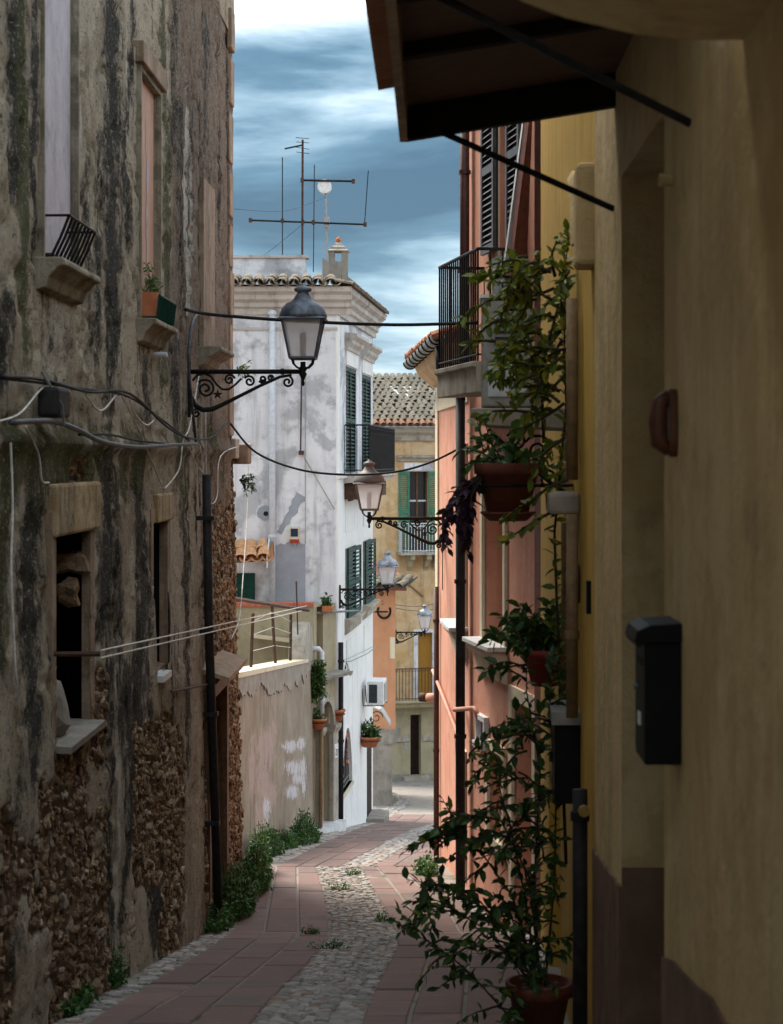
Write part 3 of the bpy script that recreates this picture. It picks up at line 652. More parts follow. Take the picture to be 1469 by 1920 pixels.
# corner quoins of the upper storeys
z = .25
while z < 4.5:
    hgt = random.uniform(.42, .62); w_ = random.uniform(.5, .75)
    MB().box(FL, FL.L-.28-w_*.6, FL.L-.3, -.02, random.uniform(.018, .04), z, z+hgt).build('quoin', M['quoin_stone'], old, bevel=.012); z += hgt+random.uniform(.05, .12)
MB().box(FL, FL.L-.32, FL.L+.02, -.1, .055, .0, .22).build('corner_stone', M['sill_stone'], old, bevel=.015)
MB().box(FL, FL.L+.02, FL.L+.35, -.3, .16, -.06, .16).build('corner_stone', M['quoin_stone'], old, bevel=.02)
# black drainpipe
u, z = LH(371, 890); u2, z2 = LH(371, 1752); b = MB(); b.tube([FL.pt(u, .09, z), FL.pt(u, .11, -1.5), FL.pt(u, .20, z2)], .042, 10); dp = b.build('drainpipe', M['dark_pipe'], old, True)
for f in (.1, .36, .55, .8): 
    zz = z+(z2-z)*f; MB().box(FL, u-.055, u+.055, .0, .155+batter(zz)*.6, zz-.02, zz+.02).build('pipe_clip', M['dark_pipe'], dp)
MB().tube([FL.pt(*(lambda q: (q[0], .07, q[1]))(LH(318, 1296))), FL.pt(u, .1, LH(365, 1300)[1])], .012, 5).build('iron_rod', M['rust'], old)
MB().tube([FL.pt(LH(290, 665)[0], -.02, LH(290, 665)[1]), FL.pt(LH(290, 665)[0], .1, LH(290, 665)[1])], .022, 8).build('spout', M['pvc_white'], old)
# iron basket on the sill of the tall window
u0, u1 = W1[0]+.08, W1[1]-.12; z0 = W1[2]+.01
bk = thing('iron_basket', 'tilted black iron flower rack on the sill of the lilac window', 'rack', FL.pt((u0+u1)/2, .06, z0))
fb = MB()
for zz, q in ((z0+.02, .04), (z0+.24, .14)):
    fb.tube([FL.pt(u0, -.05, zz), FL.pt(u0, q, zz), FL.pt(u1, q, zz), FL.pt(u1, -.05, zz)], .008, 5)
fb.build('frame', M['iron'], bk)
for i in range(9):
    u = u0+(u1-u0)*i/8; MB().tube([FL.pt(u, .0, z0+.01), FL.pt(u, .04, z0+.015), FL.pt(u, .09, z0+.12), FL.pt(u, .14, z0+.245)], .009, 5).build('bar', M['iron'], bk)
z0 = W2[2]+.01; rk = thing('flower_rack', 'dark green wire rack with a terracotta trough under the pink window', 'rack', FL.pt((W2[0]+W2[1])/2, .06, z0))
for i in range(12):
    u = W2[0]+.05+(W2[1]-W2[0]-.1)*i/11; MB().tube([FL.pt(u, -.02, z0), FL.pt(u, .12, z0+.01), FL.pt(u, .14, z0+.17)], .008, 5).build('bar', M['green_paint'], rk)
MB().tube([FL.pt(W2[0]+.05, .14, z0+.17), FL.pt(W2[1]-.05, .14, z0+.17)], .01, 5).build('rail', M['green_paint'], rk)
pt = thing('window_trough', 'terracotta flower trough in the green rack of the pink window', 'flower pot', FL.pt((W2[0]+W2[1])/2, .03, z0+.02))
MB().prism(FL, [(-.06, z0+.02), (.08, z0+.02), (.11, z0+.2), (-.09, z0+.2)], W2[0]+.12, W2[1]-.12).build('trough', M['terracotta'], pt)
plant(pt, [twig(FL.pt(random.uniform(W2[0]+.2, W2[1]-.2), .02, z0+.18), (random.uniform(-.3, .3), random.uniform(-.4, .4), 1), random.uniform(.12, .34), 5) for _ in range(12)], 'leaf_weed', .06, 45)

# ================================================================ shared makers
def spiral(cx, cz, r, turns, a0, sgn=1, n=26):
    o = []
    for i in range(n):
        t = i/(n-1); a = a0+sgn*turns*2*math.pi*t; q = r*(1-.82*t); o.append((cx+q*math.cos(a), 0, cz+q*math.sin(a)))
    return o
def lantern(label, loc, arm_dir, L, H, cap='lamp_cap'):
    """wall lantern: loc is the wall point at arm height, arm_dir the horizontal direction of the arm"""
    t = thing('street_lantern', label, 'lantern', loc, 'wall lanterns along the alley', local=True, rz=math.atan2(arm_dir.y, arm_dir.x))
    Vv = Vector; b = MB(); b.box(AX, -.012*1, .016, -.02, .02, -.40*L, .09*L); b.build('wall_plate', M['iron'], t)
    b = MB(); b.tube([(0, 0, 0), (L+.01, 0, 0)], .021*L**.5, 8)
    for x in (.16*L, .82*L): b.tube([(x-.015, 0, 0), (x+.015, 0, 0)], .028*L**.5, 8)
    b.build('arm', M['iron'], t, True)
    k = .0125*L**.5
    sm = [(.02, -.22), (.05, -.29), (.12, -.335), (.2, -.33), (.3, -.285), (.45, -.21), (.62, -.125), (.8, -.045), (.9, -.03)]
    MB().tube([(x*L, 0, z*L) for x, z in sm], [k*1.5, k*1.9, k*2, k*1.9, k*1.6, k*1.3, k*1.2, k*1.1, k*.9], 7).build('strut', M['iron'], t, True)
    ss = [(.03, -.08), (.07, -.03), (.13, -.015), (.19, -.04), (.24, -.11), (.29, -.155), (.35, -.155), (.41, -.11), (.46, -.06)]
    for pts in ([(x*L, 0, z*L) for x, z in ss], spiral(.145*L, -.15*L, .085*L, 1.7, 2.4, -1), spiral(.355*L, -.07*L, .048*L, 1.5, .2, 1), spiral(.53*L, -.085*L, .05*L, 1.5, 2.6, -1), spiral(.645*L, -.065*L, .034*L, 1.4, 3.6, 1), spiral(.715*L, -.055*L, .026*L, 1.4, 0, 1), spiral(.865*L, -.09*L, .05*L, 1.4, 1.2, -1), spiral(.065*L, -.365*L, .04*L, 1.4, 1.2, 1)):
        MB().tube(pts, k*.85, 5).build('scroll', M['iron'], t, True)
    b = MB(); b.mesh([(.25*L+math.cos(a)*q*L, yy, -.20*L+math.sin(a)*q*L) for yy in (-.006, .006) for a, q in [(i*math.pi/5+.3, .05 if i % 2 == 0 else .018) for i in range(10)]], [list(range(10)), list(range(10, 20))[::-1]]+[[i, (i+1) % 10, 10+(i+1) % 10, 10+i] for i in range(10)]); b.build('leaf_ornament', M['iron'], t)
    c = Vv((L, 0, 0)); b = MB(); b.lathe(c, [(.012*H, -.16*H), (.02*H, -.13*H), (.012*H, -.10*H), (.03*H, -.06*H), (.045*H, -.03*H), (.028*H, .0), (.05*H, .03*H), (.03*H, .06*H), (.03*H, .11*H)], 10); b.build('stem', M['iron'], t, True)
    for a in range(4):
        w = math.pi/4+a*math.pi/2; dx, dy = math.cos(w), math.sin(w)
        MB().tube([c+Vv((dx*q*H, dy*q*H, z*H)) for q, z in ((.02, .035), (.09, .045), (.15, .09), (.165, .14), (.185, .15))], .011*H, 5).build('cup_arm', M['iron'], t, True)
    zb, zt, wb, wt = .15*H, .585*H, .14*H, .225*H
    b = MB()
    def post(i, w, z):
        s_ = ((1, 1), (-1, 1), (-1, -1), (1, -1))[i]; return c+Vv((s_[0]*w, s_[1]*w, z))
    for i in range(4):
        b.tube([post(i, wb, zb), post(i, wt, zt)], .014*H, 4); b.tube([post(i, wb, zb), post((i+1) % 4, wb, zb)], .018*H, 4); b.tube([post(i, wt, zt), post((i+1) % 4, wt, zt)], .012*H, 4)
    b.build('cage', M[cap], t)
    for i in range(4):
        a_, b_ = post(i, wb*.97, zb), post((i+1) % 4, wb*.97, zb); d_, e_ = post((i+1) % 4, wt*.97, zt), post(i, wt*.97, zt); MB().quad(a_, b_, d_, e_).build('pane', M['frosted'], t)
    b = MB(); b.lathe(c, [(.033*H, .17*H), (.036*H, .2*H), (.036*H, .42*H), (.02*H, .44*H)], 10); b.build('bulb', M['grey_box'], t, True)
    b = MB(); b.lathe(c, [(.37*H, zt-.012*H), (.38*H, zt), (.36*H, zt+.012*H), (.30*H, zt+.02*H)], 4, rot=math.pi/4); b.build('brim', M[cap], t)
    rp = [(.27, .60), (.265, .64), (.235, .71), (.19, .76), (.13, .785), (.10, .82), (.075, .865), (.06, .885), (.095, .90), (.10, .925), (.06, .95), (.025, .965), (.02, .99)]
    b = MB(); b.lathe(c, [(r*H, z*H) for r, z in rp], 16); b.build('cap', M[cap], t, True); return t
def louvre(fr, s0, s1, z0, z1, n, m, parent, th=.035, pitch=.055, mid=True, name='shutter'):
    b = MB(); w = min(.06, (s1-s0)*.16)
    b.box(fr, s0, s0+w, n, n+th, z0, z1); b.box(fr, s1-w, s1, n, n+th, z0, z1)
    for q in ([z0, z1-.08]+([(z0+z1)/2-.05] if mid else [])): b.box(fr, s0+w, s1-w, n+.002, n+th-.002, q, q+.08)
    o = b.build(name, m, parent); b = MB(); z = z0+.1
    while z < z1-.1:
        b.mesh([fr.pt(s, q, zz) for s in (s0+w, s1-w) for q, zz in ((n+.004, z+.03), (n+.010, z+.03), (n+th-.002, z), (n+th-.008, z))], [[0, 1, 2, 3], [7, 6, 5, 4], [0, 4, 5, 1], [1, 5, 6, 2], [2, 6, 7, 3], [3, 7, 4, 0]]); z += pitch
    b.build('slats', m, o, kind='stuff'); return o
def swing_louvre(hinge, d, w, z0, z1, m, parent, **k):       # a shutter leaf standing open: hinge point, direction
    f = Fr((hinge.x, hinge.y), (hinge.x+d.x*w, hinge.y+d.y*w)); return louvre(f, 0, w, z0, z1, 0, m, parent, **k)
def railing(fr, path, z0, h, m, parent, pitch=.11, r=.008):
    """path: list of (s,n) corners; each bar is a part"""
    b = MB(); pts = [fr.pt(s, n, 0) for s, n in path]
    for zz, q in ((z0+.06, .010), (z0+h, .016)): b.tube([p+Vector((0, 0, zz)) for p in pts], q, 6)
    b.build('rail', m, parent)
    for a, c in zip(pts, pts[1:]):
        k = max(1, int((c-a).length/pitch))
        for i in range(k+1):
            p = a.lerp(c, i/k); MB().tube([p+Vector((0, 0, z0)), p+Vector((0, 0, z0+h))], r, 5).build('bar', m, parent)
def tile_data(m, L=.42, r0=.085, r1=.065, name='roof_tile'):
    v = []; f = []
    for i, (y, r) in enumerate(((0, r0), (L, r1))):
        for q in (r, r-.014):
            for k in range(7):
                a = math.pi*k/6; v.append((q*math.cos(a), y, q*math.sin(a)*.8))
    for k in range(6):
        f += [[k, k+1, 14+k+1, 14+k], [7+k+1, 7+k, 21+k, 21+k+1], [k+1, k, 7+k, 7+k+1], [14+k, 14+k+1, 21+k+1, 21+k]]
    return MB().mesh([Vector(q) for q in v], f).data(name, m, False)
def tiles(me, parent, o, along, up, n_along, n_up, pitch, step, jit=.012, chan=None):
    """rows of cover tiles with channel tiles between; o = eave corner, up = slope direction"""
    a = along.normalized(); u = up.normalized(); nn = a.cross(u); nn = nn if nn.z > 0 else -nn
    for j in range(n_up):
        for i in range(n_along):
            c = o+a*(pitch*(i+.5)+random.uniform(-jit, jit))+u*(step*j+random.uniform(-jit, jit))+nn*(.03+.012*j*0+random.uniform(0, .012))
            t = random.uniform(-.05, .05); aa = a*math.cos(t)+u*math.sin(t); uu = u*math.cos(t)-a*math.sin(t)
            inst('roof_tile', me, parent, basis(aa, uu, nn, c))
            if chan and j < chan:
                c2 = o+a*(pitch*(i+1))+u*(step*j-.03)+nn*.065; inst('roof_tile', me, parent, basis(-a, u, -nn, c2))
def pot_mesh(b, c, r, h): return b.lathe(c, [(r*.62, 0), (r*.92, h*.78), (r*1.04, h*.79), (r*1.06, h), (r*.93, h), (r*.9, h*.86)], 18)
def wall_pot(label, c, r, h, leaf=None, n=14, L=.07, tl=.25, mat_='terracotta'):
    t = thing('flower_pot', label, 'flower pot', c, 'flower pots on the walls'); pot_mesh(MB(), c, r, h).build('pot', M[mat_], t, True)
    b = MB(); b.tube([c+Vector((math.cos(a)*r*.98, math.sin(a)*r*.98, h*.6)) for a in [i*math.pi/8 for i in range(17)]], .007, 5); b.build('pot_ring', M['iron'], t)
    MB().lathe(c, [(r*.85, h*.8), (r*.9, h*.88)], 14).build('soil', M['soil'], t)
    if leaf: plant(t, [twig(c+Vector((random.uniform(-.5, .5)*r, random.uniform(-.5, .5)*r, h*.85)), (random.uniform(-.8, .8), random.uniform(-.8, .8), 1), tl*random.uniform(.6, 1.2), 5, .6) for _ in range(n)], leaf, L, 60, 80, 1.4)
    return t
def pipe(name, pts, r, m, parent, clips=(), seg=10):
    o = MB().tube(pts, r, seg).build(name, M[m], parent, True)
    for c in clips: MB().lathe(c-Vector((0, 0, .02)), [(r*1.25, 0), (r*1.25, .04)], 10).build('pipe_clip', M[m], o)
    return o
def cable(label, pts, r=.012, m='cable', name='cable', sag=0., n=14, group=None):
    pts = [Vector(p) for p in pts]; o = []
    if len(pts) == 2:
        o = [pts[0].lerp(pts[1], i/n)-Vector((0, 0, sag*4*(i/n)*(1-i/n))) for i in range(n+1)]
    else:                                   # Catmull-Rom through the points
        q = [pts[0]]+pts+[pts[-1]]
        for i in range(1, len(q)-2):
            for k in range(6):
                t = k/6; a, b, c, d = q[i-1:i+3]; o.append(.5*((2*b)+(c-a)*t+(2*a-5*b+4*c-d)*t*t+(3*b-a-3*c+d)*t**3))
        o.append(pts[-1])
    return tag(MB().tube(o, r, 6).build(name, M[m], None, True), label, 'cable' if name != 'rope' else 'rope', group)

# ================================================================ GARDEN WALL and its fence
GW = Fr((-1.98, 24.4), (-1.29, 33.1))
gwall = thing('garden_wall', 'tan rendered garden wall with faded white and pink paint patches', 'wall', GW.pt(4, 0, gz(29)))
s = S('tan_wall', .92)
c = s.mix(s.mr(s.noise(1.6, 7, .7), .35, .68), (.235, .185, .135), (.33, .27, .205)); c = s.mix(s.mr(s.noise((6, 6, .5), 7, .7), .5, .72, 0, .7), c, (.16, .11, .07))
c = s.mix(s.mr(s.noise((7, 7, 3), 8, .7), .62, .72, 0, .6), c, (.10, .075, .05))
def blot(pa, col_, k, sc_):
    global c
    c = s.mix(s.mr(s.math('ADD', s.attr(pa), s.math('MULTIPLY', s.math('SUBTRACT', s.noise(sc_, 9, .8), .5), 4.2)), .50, .95, 0, k), c, col_)
blot('pink', (.46, .33, .30), .55, (6, 6, 5)); blot('white', (.60, .58, .62), .75, (7, 7, 7))
s.bump(s.noise(30, 6, .75), .5, .012); s.bump(s.noise((9, 9, 3), 5), .5, .02); tanm = s.done(c)
us2 = np.linspace(0, GW.L, 150); top = np.interp(us2, [0, GW.L], [GW.hit(465, 1250)[1], GW.hit(584, 1243)[1]])
vs_ = np.linspace(0, 1, 90); U2 = np.repeat(us2[:, None], 90, 1); Zb = np.array([gz(GW.a.y+GW.d.y*u) for u in us2])-.15
Z2 = Zb[:, None]+(top-Zb)[:, None]*vs_[None]; N2 = .03*(fbm(U2*1.5, Z2*1.5, 5)-.5)+.015*(fbm(U2*7, Z2*5, 8)-.5)
X2 = GW.a.x+GW.d.x*U2+GW.n.x*N2; Y2 = GW.a.y+GW.d.y*U2+GW.n.y*N2; px2 = CX+FP*X2/Y2; py2 = CY-FP*Z2/Y2
def blob2(l): 
    o = np.zeros_like(U2)
    for x, y, w, h in l: o = np.maximum(o, np.clip(1.5-np.hypot((px2-x)/w, (py2-y)/h), 0, 1))
    return o
pink = blob2([(472, 1440, 8, 70), (500, 1400, 20, 45), (490, 1460, 16, 60), (505, 1490, 18, 30), (488, 1540, 10, 40), (515, 1370, 6, 20)]); white = blob2([(545, 1400, 14, 14), (565, 1395, 10, 14), (550, 1440, 18, 15), (568, 1440, 8, 22), (548, 1485, 14, 14), (560, 1460, 16, 12), (570, 1470, 4, 26), (500, 1520, 8, 26)])
me = bpy.data.meshes.new('wall'); Fq = [[i*90+j, (i+1)*90+j, (i+1)*90+j+1, i*90+j+1] for i in range(149) for j in range(89)]
me.from_pydata(np.stack([X2, Y2, Z2], -1).reshape(-1, 3).tolist(), [], Fq)
for nm, arr in (('pink', pink), ('white', white)): me.attributes.new(nm, 'FLOAT', 'POINT').data.foreach_set('value', arr.reshape(-1).astype(np.float32))
me.materials.append(tanm); w_ = bpy.data.objects.new('wall', me); col.objects.link(w_); adopt(w_, gwall)
mb = MB(); zt = lambda u: float(np.interp(u, us2, top))
mb.hexa([GW.pt(0, -.3, zt(0)-3), GW.pt(GW.L, -.3, zt(GW.L)-4), GW.pt(GW.L, -.02, zt(GW.L)-4), GW.pt(0, -.02, zt(0)-3), GW.pt(0, -.3, zt(0)-.01), GW.pt(GW.L, -.3, zt(GW.L)-.01), GW.pt(GW.L, -.02, zt(GW.L)-.01), GW.pt(0, -.02, zt(0)-.01)]); mb.build('core', M['tan'], gwall)
MB().hexa([GW.pt(-.1, -.32, zt(0)), GW.pt(GW.L-1., -.32, zt(GW.L-1)), GW.pt(GW.L-1., .03, zt(GW.L-1)), GW.pt(-.1, .03, zt(0)), GW.pt(-.1, -.32, zt(0)+.07), GW.pt(GW.L-1., -.32, zt(GW.L-1)+.05), GW.pt(GW.L-1., .03, zt(GW.L-1)+.05), GW.pt(-.1, .03, zt(0)+.07)]).build('coping', M['cream'], gwall)
M['cement'] = plaster('cement', (.25, .215, .175), (.34, .30, .25), (.14, .12, .095), .6, None, 0, 23)
# rough grey cement band under the coping
b = MB()
d1 = .15
for i in range(90):
    u0 = i*(GW.L-.3)/90; u1 = (i+1)*(GW.L-.3)/90; d0 = d1; d1 = min(.36, max(.06, d0+random.uniform(-.07, .07)))
    b.plate(GW, [(u0, zt(u0)-d0), (u1, zt(u1)-d1), (u1, zt(u1)), (u0, zt(u0))], .0, .014)
b.build('cement_band', M['cement'], gwall)
b = MB(); pts = []
for i in range(13): a = math.pi*i/12; pts.append((GW.L-.65-.62*math.cos(a), zt(GW.L)+.08+.62*math.sin(a)*(1. if i > 4 else .95)))
b.plate(GW, [(GW.L-1.27, zt(GW.L)-.1)]+pts+[(GW.L-.03, zt(GW.L)-.1)], -.26, .0); b.build('rounded_end', M['sill_stone'], gwall)
fen = thing('wire_fence', 'rusty iron posts with thin wires on top of the tan garden wall', 'fence', GW.pt(3, -.15, zt(3)+.05))
tops = []
for px, pyb, pyt, px2_ in ((471, 1247, 1150, 475), (517, 1241, 1130, 510), (545, 1237, 1152, 546)):
    u, z, d = GW.hit(px, pyb, -.14); p = GW.pt(u, -.14, z-.03); q = P(px2_, pyt, d); MB().tube([p, q], .022, 4).build('post', M['rust'], fen); tops.append((p, q))
MB().tube([tops[0][0]+Vector((-.25, -.5, .98)), tops[2][1]+Vector((.25, .6, .02))], .028, 4).build('rail', M['rust'], fen)
for f in (.3, .6, .85): MB().tube([p.lerp(q, f) for p, q in tops], .004, 4).build('wire', M['wire_white'], fen)
u, z, d = GW.hit(557, 1190, -.14); MB().tube([P(559, 1190, d), P(556, 1090, d)], .012, 4).build('post', M['rust'], fen)

# ================================================================ TERRACE HOUSE: terrace wall, portal
TX1 = -1.29; TY = 33.1
FT = Fr((-4.2, TY), (TX1, TY)); FTS = Fr((TX1, TY), (-.955, 33.95))
ter = thing('terrace_house', 'low stone terrace with red coping and a carved portal below it', 'house', (-1.6, TY, gz(33)))
zc_ = P(0, 1137, TY).z; zl = P(0, 1262, 33.5).z
b = MB(); wall(b, FT, 0, FT.L, -7.5, zc_); dh = FTS.rect(594, 606, 1140, 1256); ph = FTS.rect(598, 617, 1320, 1562); ph = (ph[0], ph[1], gz(33.6)-.1, ph[3])
wall(b, FTS, 0, FTS.L, -7.5, zc_, [(dh[0], dh[1], zl+.02, zc_-.02), ph], .3); b.quad(FT.pt(0, 0, zc_), FT.pt(FT.L, 0, zc_), FT.pt(FT.L+.33, -.85, zc_), FT.pt(0, -.85, zc_)); b.build('wall', M['ochre_low'], ter)
b = MB()
for i in range(9): b.box(FT, i*FT.L/9, (i+1)*FT.L/9-.01, -.24, .05, zc_, zc_+.055); 
for i in range(9): MB().box(FT, i*FT.L/9, (i+1)*FT.L/9-.008, -.24, .05, zc_+.002, zc_+.06).build('coping_tile', M['coping_red'], ter)
MB().hexa([P(470, 1195, TY-.3), P(585, 1205, TY-.3)+Vector((0, 0, -.05)), P(585, 1205, TY-.04)+Vector((0, 0, -.05)), P(470, 1195, TY-.04), P(470, 1188, TY-.3), P(585, 1201, TY-.3), P(585, 1201, TY-.04), P(470, 1188, TY-.04)]).build('ramp_edge', M['cream'], ter)
MB().box(FTS, dh[0]-.02, dh[1]+.02, -.36, -.29, zl, zc_).build('gate', M['dark_wood'], ter)
for q in (.25, .5, .75): s_ = dh[0]+(dh[1]-dh[0])*q; MB().box(FTS, s_-.008, s_+.008, -.29, -.275, zl+.05, zc_-.1).build('board', M['dark_wood'], ter)
b = MB(); b.hexa([FTS.pt(-.12, -.1, zl-.05), FTS.pt(FTS.L+.02, -.1, zl-.05), FTS.pt(FTS.L+.02, .30, zl-.06), FTS.pt(-.12, .26, zl-.06), FTS.pt(-.12, -.1, zl+.01), FTS.pt(FTS.L+.02, -.1, zl+.01), FTS.pt(FTS.L+.02, .32, zl), FTS.pt(-.12, .28, zl)]); b.build('ledge', M['grey_stone'], ter)
MB().box(FTS, ph[0]-.05, ph[1]+.05, -.34, -.29, ph[2], ph[3]).build('door', M['dark_wood'], ter)
for q, w_ in ((ph[0]-.13, .13), (ph[1], .2)): 
    o = MB().box(FTS, q, q+w_, -.05, .09, ph[2]-.1, ph[3]-.5).build('pilaster', M['sill_stone'], ter, bevel=.012)
    MB().prism(FTS, [(-.02, ph[3]-.5), (.10, ph[3]-.5), (.14, ph[3]-.42), (.14, ph[3]-.36), (-.02, ph[3]-.36)], q-.03, q+w_+.03).build('capital', M['sill_stone'], o)
b = MB(); cs = (ph[0]+ph[1])/2; rr_ = (ph[1]-ph[0])/2+.06
for i in range(8):
    a0, a1 = math.pi*i/8, math.pi*(i+1)/8; b = MB(); b.plate(FTS, [(cs-rr_*math.cos(a0), ph[3]-.36+rr_*math.sin(a0)*1.5), (cs-rr_*math.cos(a1), ph[3]-.36+rr_*math.sin(a1)*1.5), (cs-(rr_+.12)*math.cos(a1), ph[3]-.36+(rr_+.12)*math.sin(a1)*1.45), (cs-(rr_+.12)*math.cos(a0), ph[3]-.36+(rr_+.12)*math.sin(a0)*1.45)], -.02, .07); b.build('arch_stone', M['sill_stone'], ter)
pd = FTS.rect(608, 613, 1395, 1420); pl = thing('number_plate', 'small pale house number tile on the portal pilaster', 'plate', FTS.pt(ph[1]+.08, .095, -4.8))
zpl = P(0, 1408, 33.6).z; MB().box(FTS, ph[1]+.015, ph[1]+.155, .09, .105, zpl-.13, zpl+.10).build('tile', M['plastic_white'], pl)
b = MB()
for s0_, segs in ((.045, [(0, .06, .05, .06), (.045, .06, .015, -.0), (.02, .0, .015, -.05)]), (.095, [(0, .06, .045, .06), (.045, .06, .045, .02), (.045, .02, 0, -.05), (0, -.05, .05, -.05)])):
    for a_, z_, c_, y_ in segs: b.tube([FTS.pt(ph[1]+.0+s0_+a_*.85, .107, zpl-.05+z_*.9), FTS.pt(ph[1]+s0_+c_*.85, .107, zpl-.05+y_*.9)], .005, 4)
b.build('digits', M['iron'], pl)
MB().hexa([FTS.pt(-.3, -.25, gz(33)-.3), FTS.pt(FTS.L-.05, -.25, gz(34)-.3), FTS.pt(FTS.L-.05, .22, gz(34)-.3), FTS.pt(-.3, .30, gz(33)-.3), FTS.pt(-.3, -.25, gz(33)+.07), FTS.pt(FTS.L-.05, -.25, gz(33)+.07), FTS.pt(FTS.L-.05, .22, gz(33)+.07), FTS.pt(-.3, .30, gz(33)+.07)]).build('doorstep', M['marble'], ter)
pp = [FTS.pt(-.10, -.05, P(0, 1216, 33.1).z), FTS.pt(-.02, .10, P(0, 1216, 33.1).z), FTS.pt(.0, .14, P(0, 1222, 33.1).z), FTS.pt(.0, .14, P(0, 1345, 33.1).z)]
pipe('downpipe', pp, .045, 'pvc_white', ter, [pp[3]+Vector((0, 0, .3))]); pipe('downpipe', [pp[3], FTS.pt(0, .12, gz(33.2))], .035, 'bamboo', ter)
# ivy hanging over the portal
iv = thing('hanging_ivy', 'dense dark green ivy hanging over the portal by the white pipe', 'plant', P(597, 1245, 33.0)); b = MB(); stv = MB()
for i in range(26):
    x = random.uniform(583, 611); y0 = 1240+random.uniform(-3, 25); pts = [P(x+random.uniform(-3, 3)*k*.3, y0+k*random.uniform(9, 15), 32.85-random.uniform(0, .14)) for k in range(5)]; stv.tube(pts, .004, 4)
    for k in range(75):
        t = random.random()*3.99; p = pts[int(t)].lerp(pts[int(t)+1], t % 1); add_leaf(b, p+rdir()*.05, rdir(-.5), random.uniform(.04, .075), None, 1.6)
stv.build('stem', M['bark'], iv); b.build('foliage', M['leaf_dark'], iv, kind='stuff')

# ================================================================ WHITE HOUSE
WX0, WY0 = -.95, 34.0
FW = Fr((-4.6, WY0), (WX0, WY0)); FWS = Fr((WX0, WY0), (-.38, 40.55))
wh = thing('white_house', 'tall white stuccoed corner house with green shutters and tiled cornice', 'house', (-1.5, 35, gz(34.5)))
ztop = P(0, 588, 34).z
U1 = FWS.rect(649, 668, 690, 888); U2_ = FWS.rect(679, 696, 706, 888); zs1 = P(0, 888, 36.6).z
U1 = (U1[0], U1[1], zs1+.02, U1[3]); U2_ = (U2_[0], U2_[1], zs1+.02, U1[3]-.02); L1 = FWS.rect(648, 668, 1025, 1152); L2 = FWS.rect(681, 696, 1018, 1142); L2 = (L2[0], min(L2[1], FWS.L-.15), L1[2]+.02, L1[3]); AW = FWS.rect(642, 661, 1365, 1478)
b = MB(); PH = (0, 0, 0, 0)
wall(b, FW, 0, FW.L, -7.8, ztop); b.build('front_wall', M['white_front'], wh)
b = MB(); zsp = P(0, 905, 35).z; wall(b, FWS, 0, FWS.L, zsp, ztop, [U1, U2_], .22); o = b.build('side_wall', M['white_front'], wh)
b = MB(); wall(b, FWS, 0, FWS.L, -9, zsp, [L1, L2, (AW[0], AW[1], AW[2], AW[3])], .22)
b.quad(FWS.pt(FWS.L, 0, -9), FWS.pt(FWS.L, -4, -9), FWS.pt(FWS.L, -4, ztop), FWS.pt(FWS.L, 0, ztop)); b.quad(FW.pt(0, 0, ztop), FW.pt(FW.L, 0, ztop), FWS.pt(FWS.L, 0, ztop), FWS.pt(FWS.L, -4, ztop)); b.build('side_wall', M['white_side'], wh)
# corner pilaster strip, cornice
MB().box(FWS, .0, .35, -.02, .03, -7.5, ztop-.02).build('pilaster', M['white_side'], wh)
cp = [(0, 0), (.05, 0), (.05, .10), (.10, .13), (.10, .2), (.17, .25), (.17, .33), (.25, .38), (.27, .46), (0, .46)]
zc2 = P(0, 590, 34).z
o = MB().prism(FW, [(n_, zc2+z_) for n_, z_ in cp], 0, FW.L+.27).build('cornice', M['cornice'], wh)
MB().prism(FWS, [(n_+.002, zc2+z_+.001) for n_, z_ in cp], .02, FWS.L+.2).build('cornice', M['cornice'], wh)
MB().prism(FW, [(0, zc2-.26), (.03, zc2-.26), (.03, zc2-.22), (0, zc2-.22)], 0, FW.L+.03).build('moulding', M['cornice'], wh)
zr = zc2+.46
rf = MB(); rf.hexa([FW.pt(0, .28, zr), FW.pt(FW.L+.28, .28, zr), FWS.pt(FWS.L+.2, .28, zr), FWS.pt(FWS.L+.2, -4, zr), FW.pt(0, -.3, zr+.08), FW.pt(FW.L-.3, -.3, zr+.08), FWS.pt(FWS.L+.2, -.4, zr+.08), FWS.pt(FWS.L+.2, -4, zr+.08)]); rf = rf.build('roof', M['tile_grey'], wh)
tg = tile_data(M['tile_grey'], .46, .10, .08)
tiles(tg, rf, FW.pt(1.2, .30, zr+.02), FW.d, -FW.n+Vector((0, 0, .22)), 12, 2, .205, .32, .012, 2)
tgs = tile_data(M['tile_grey'], .40, .075, .06); tiles(tgs, rf, FWS.pt(-.25, .31, zr+.0), FWS.d, -FWS.n+Vector((0, 0, .2)), 40, 1, .165, .3, .008, 1)
MB().box(FW, 0, FW.L-.55, -1.1, -.8, zr-.1, P(0, 486, 35).z).build('parapet', M['white_front'], wh); MB().box(FW, 0, FW.L-.5, -1.12, -.76, P(0, 486, 35).z, P(0, 486, 35).z+.05).build('parapet_cap', M['cornice'], wh)
MB().hexa([P(605, 520, 34.6), P(672, 545, 34.6), P(672, 545, 37), P(605, 520, 37), P(605, 483, 34.6), P(668, 530, 34.6), P(668, 530, 37), P(605, 483, 37)]).build('roof_upstand', M['grey_stone'], wh)
ch = MB(); d = 34.8
def cbox(b, x0, x1, y0, y1, dd=.32): b.box(AX, P(x0, 0, d).x, P(x1, 0, d).x, -d-dd/2, -d+dd/2, P(0, y1, d).z, P(0, y0, d).z)
cbox(ch, 617, 628, 473, 520); cbox(ch, 641, 653, 473, 520); cbox(ch, 628, 641, 492, 520); ch.build('chimney', M['grey_stone'], wh)
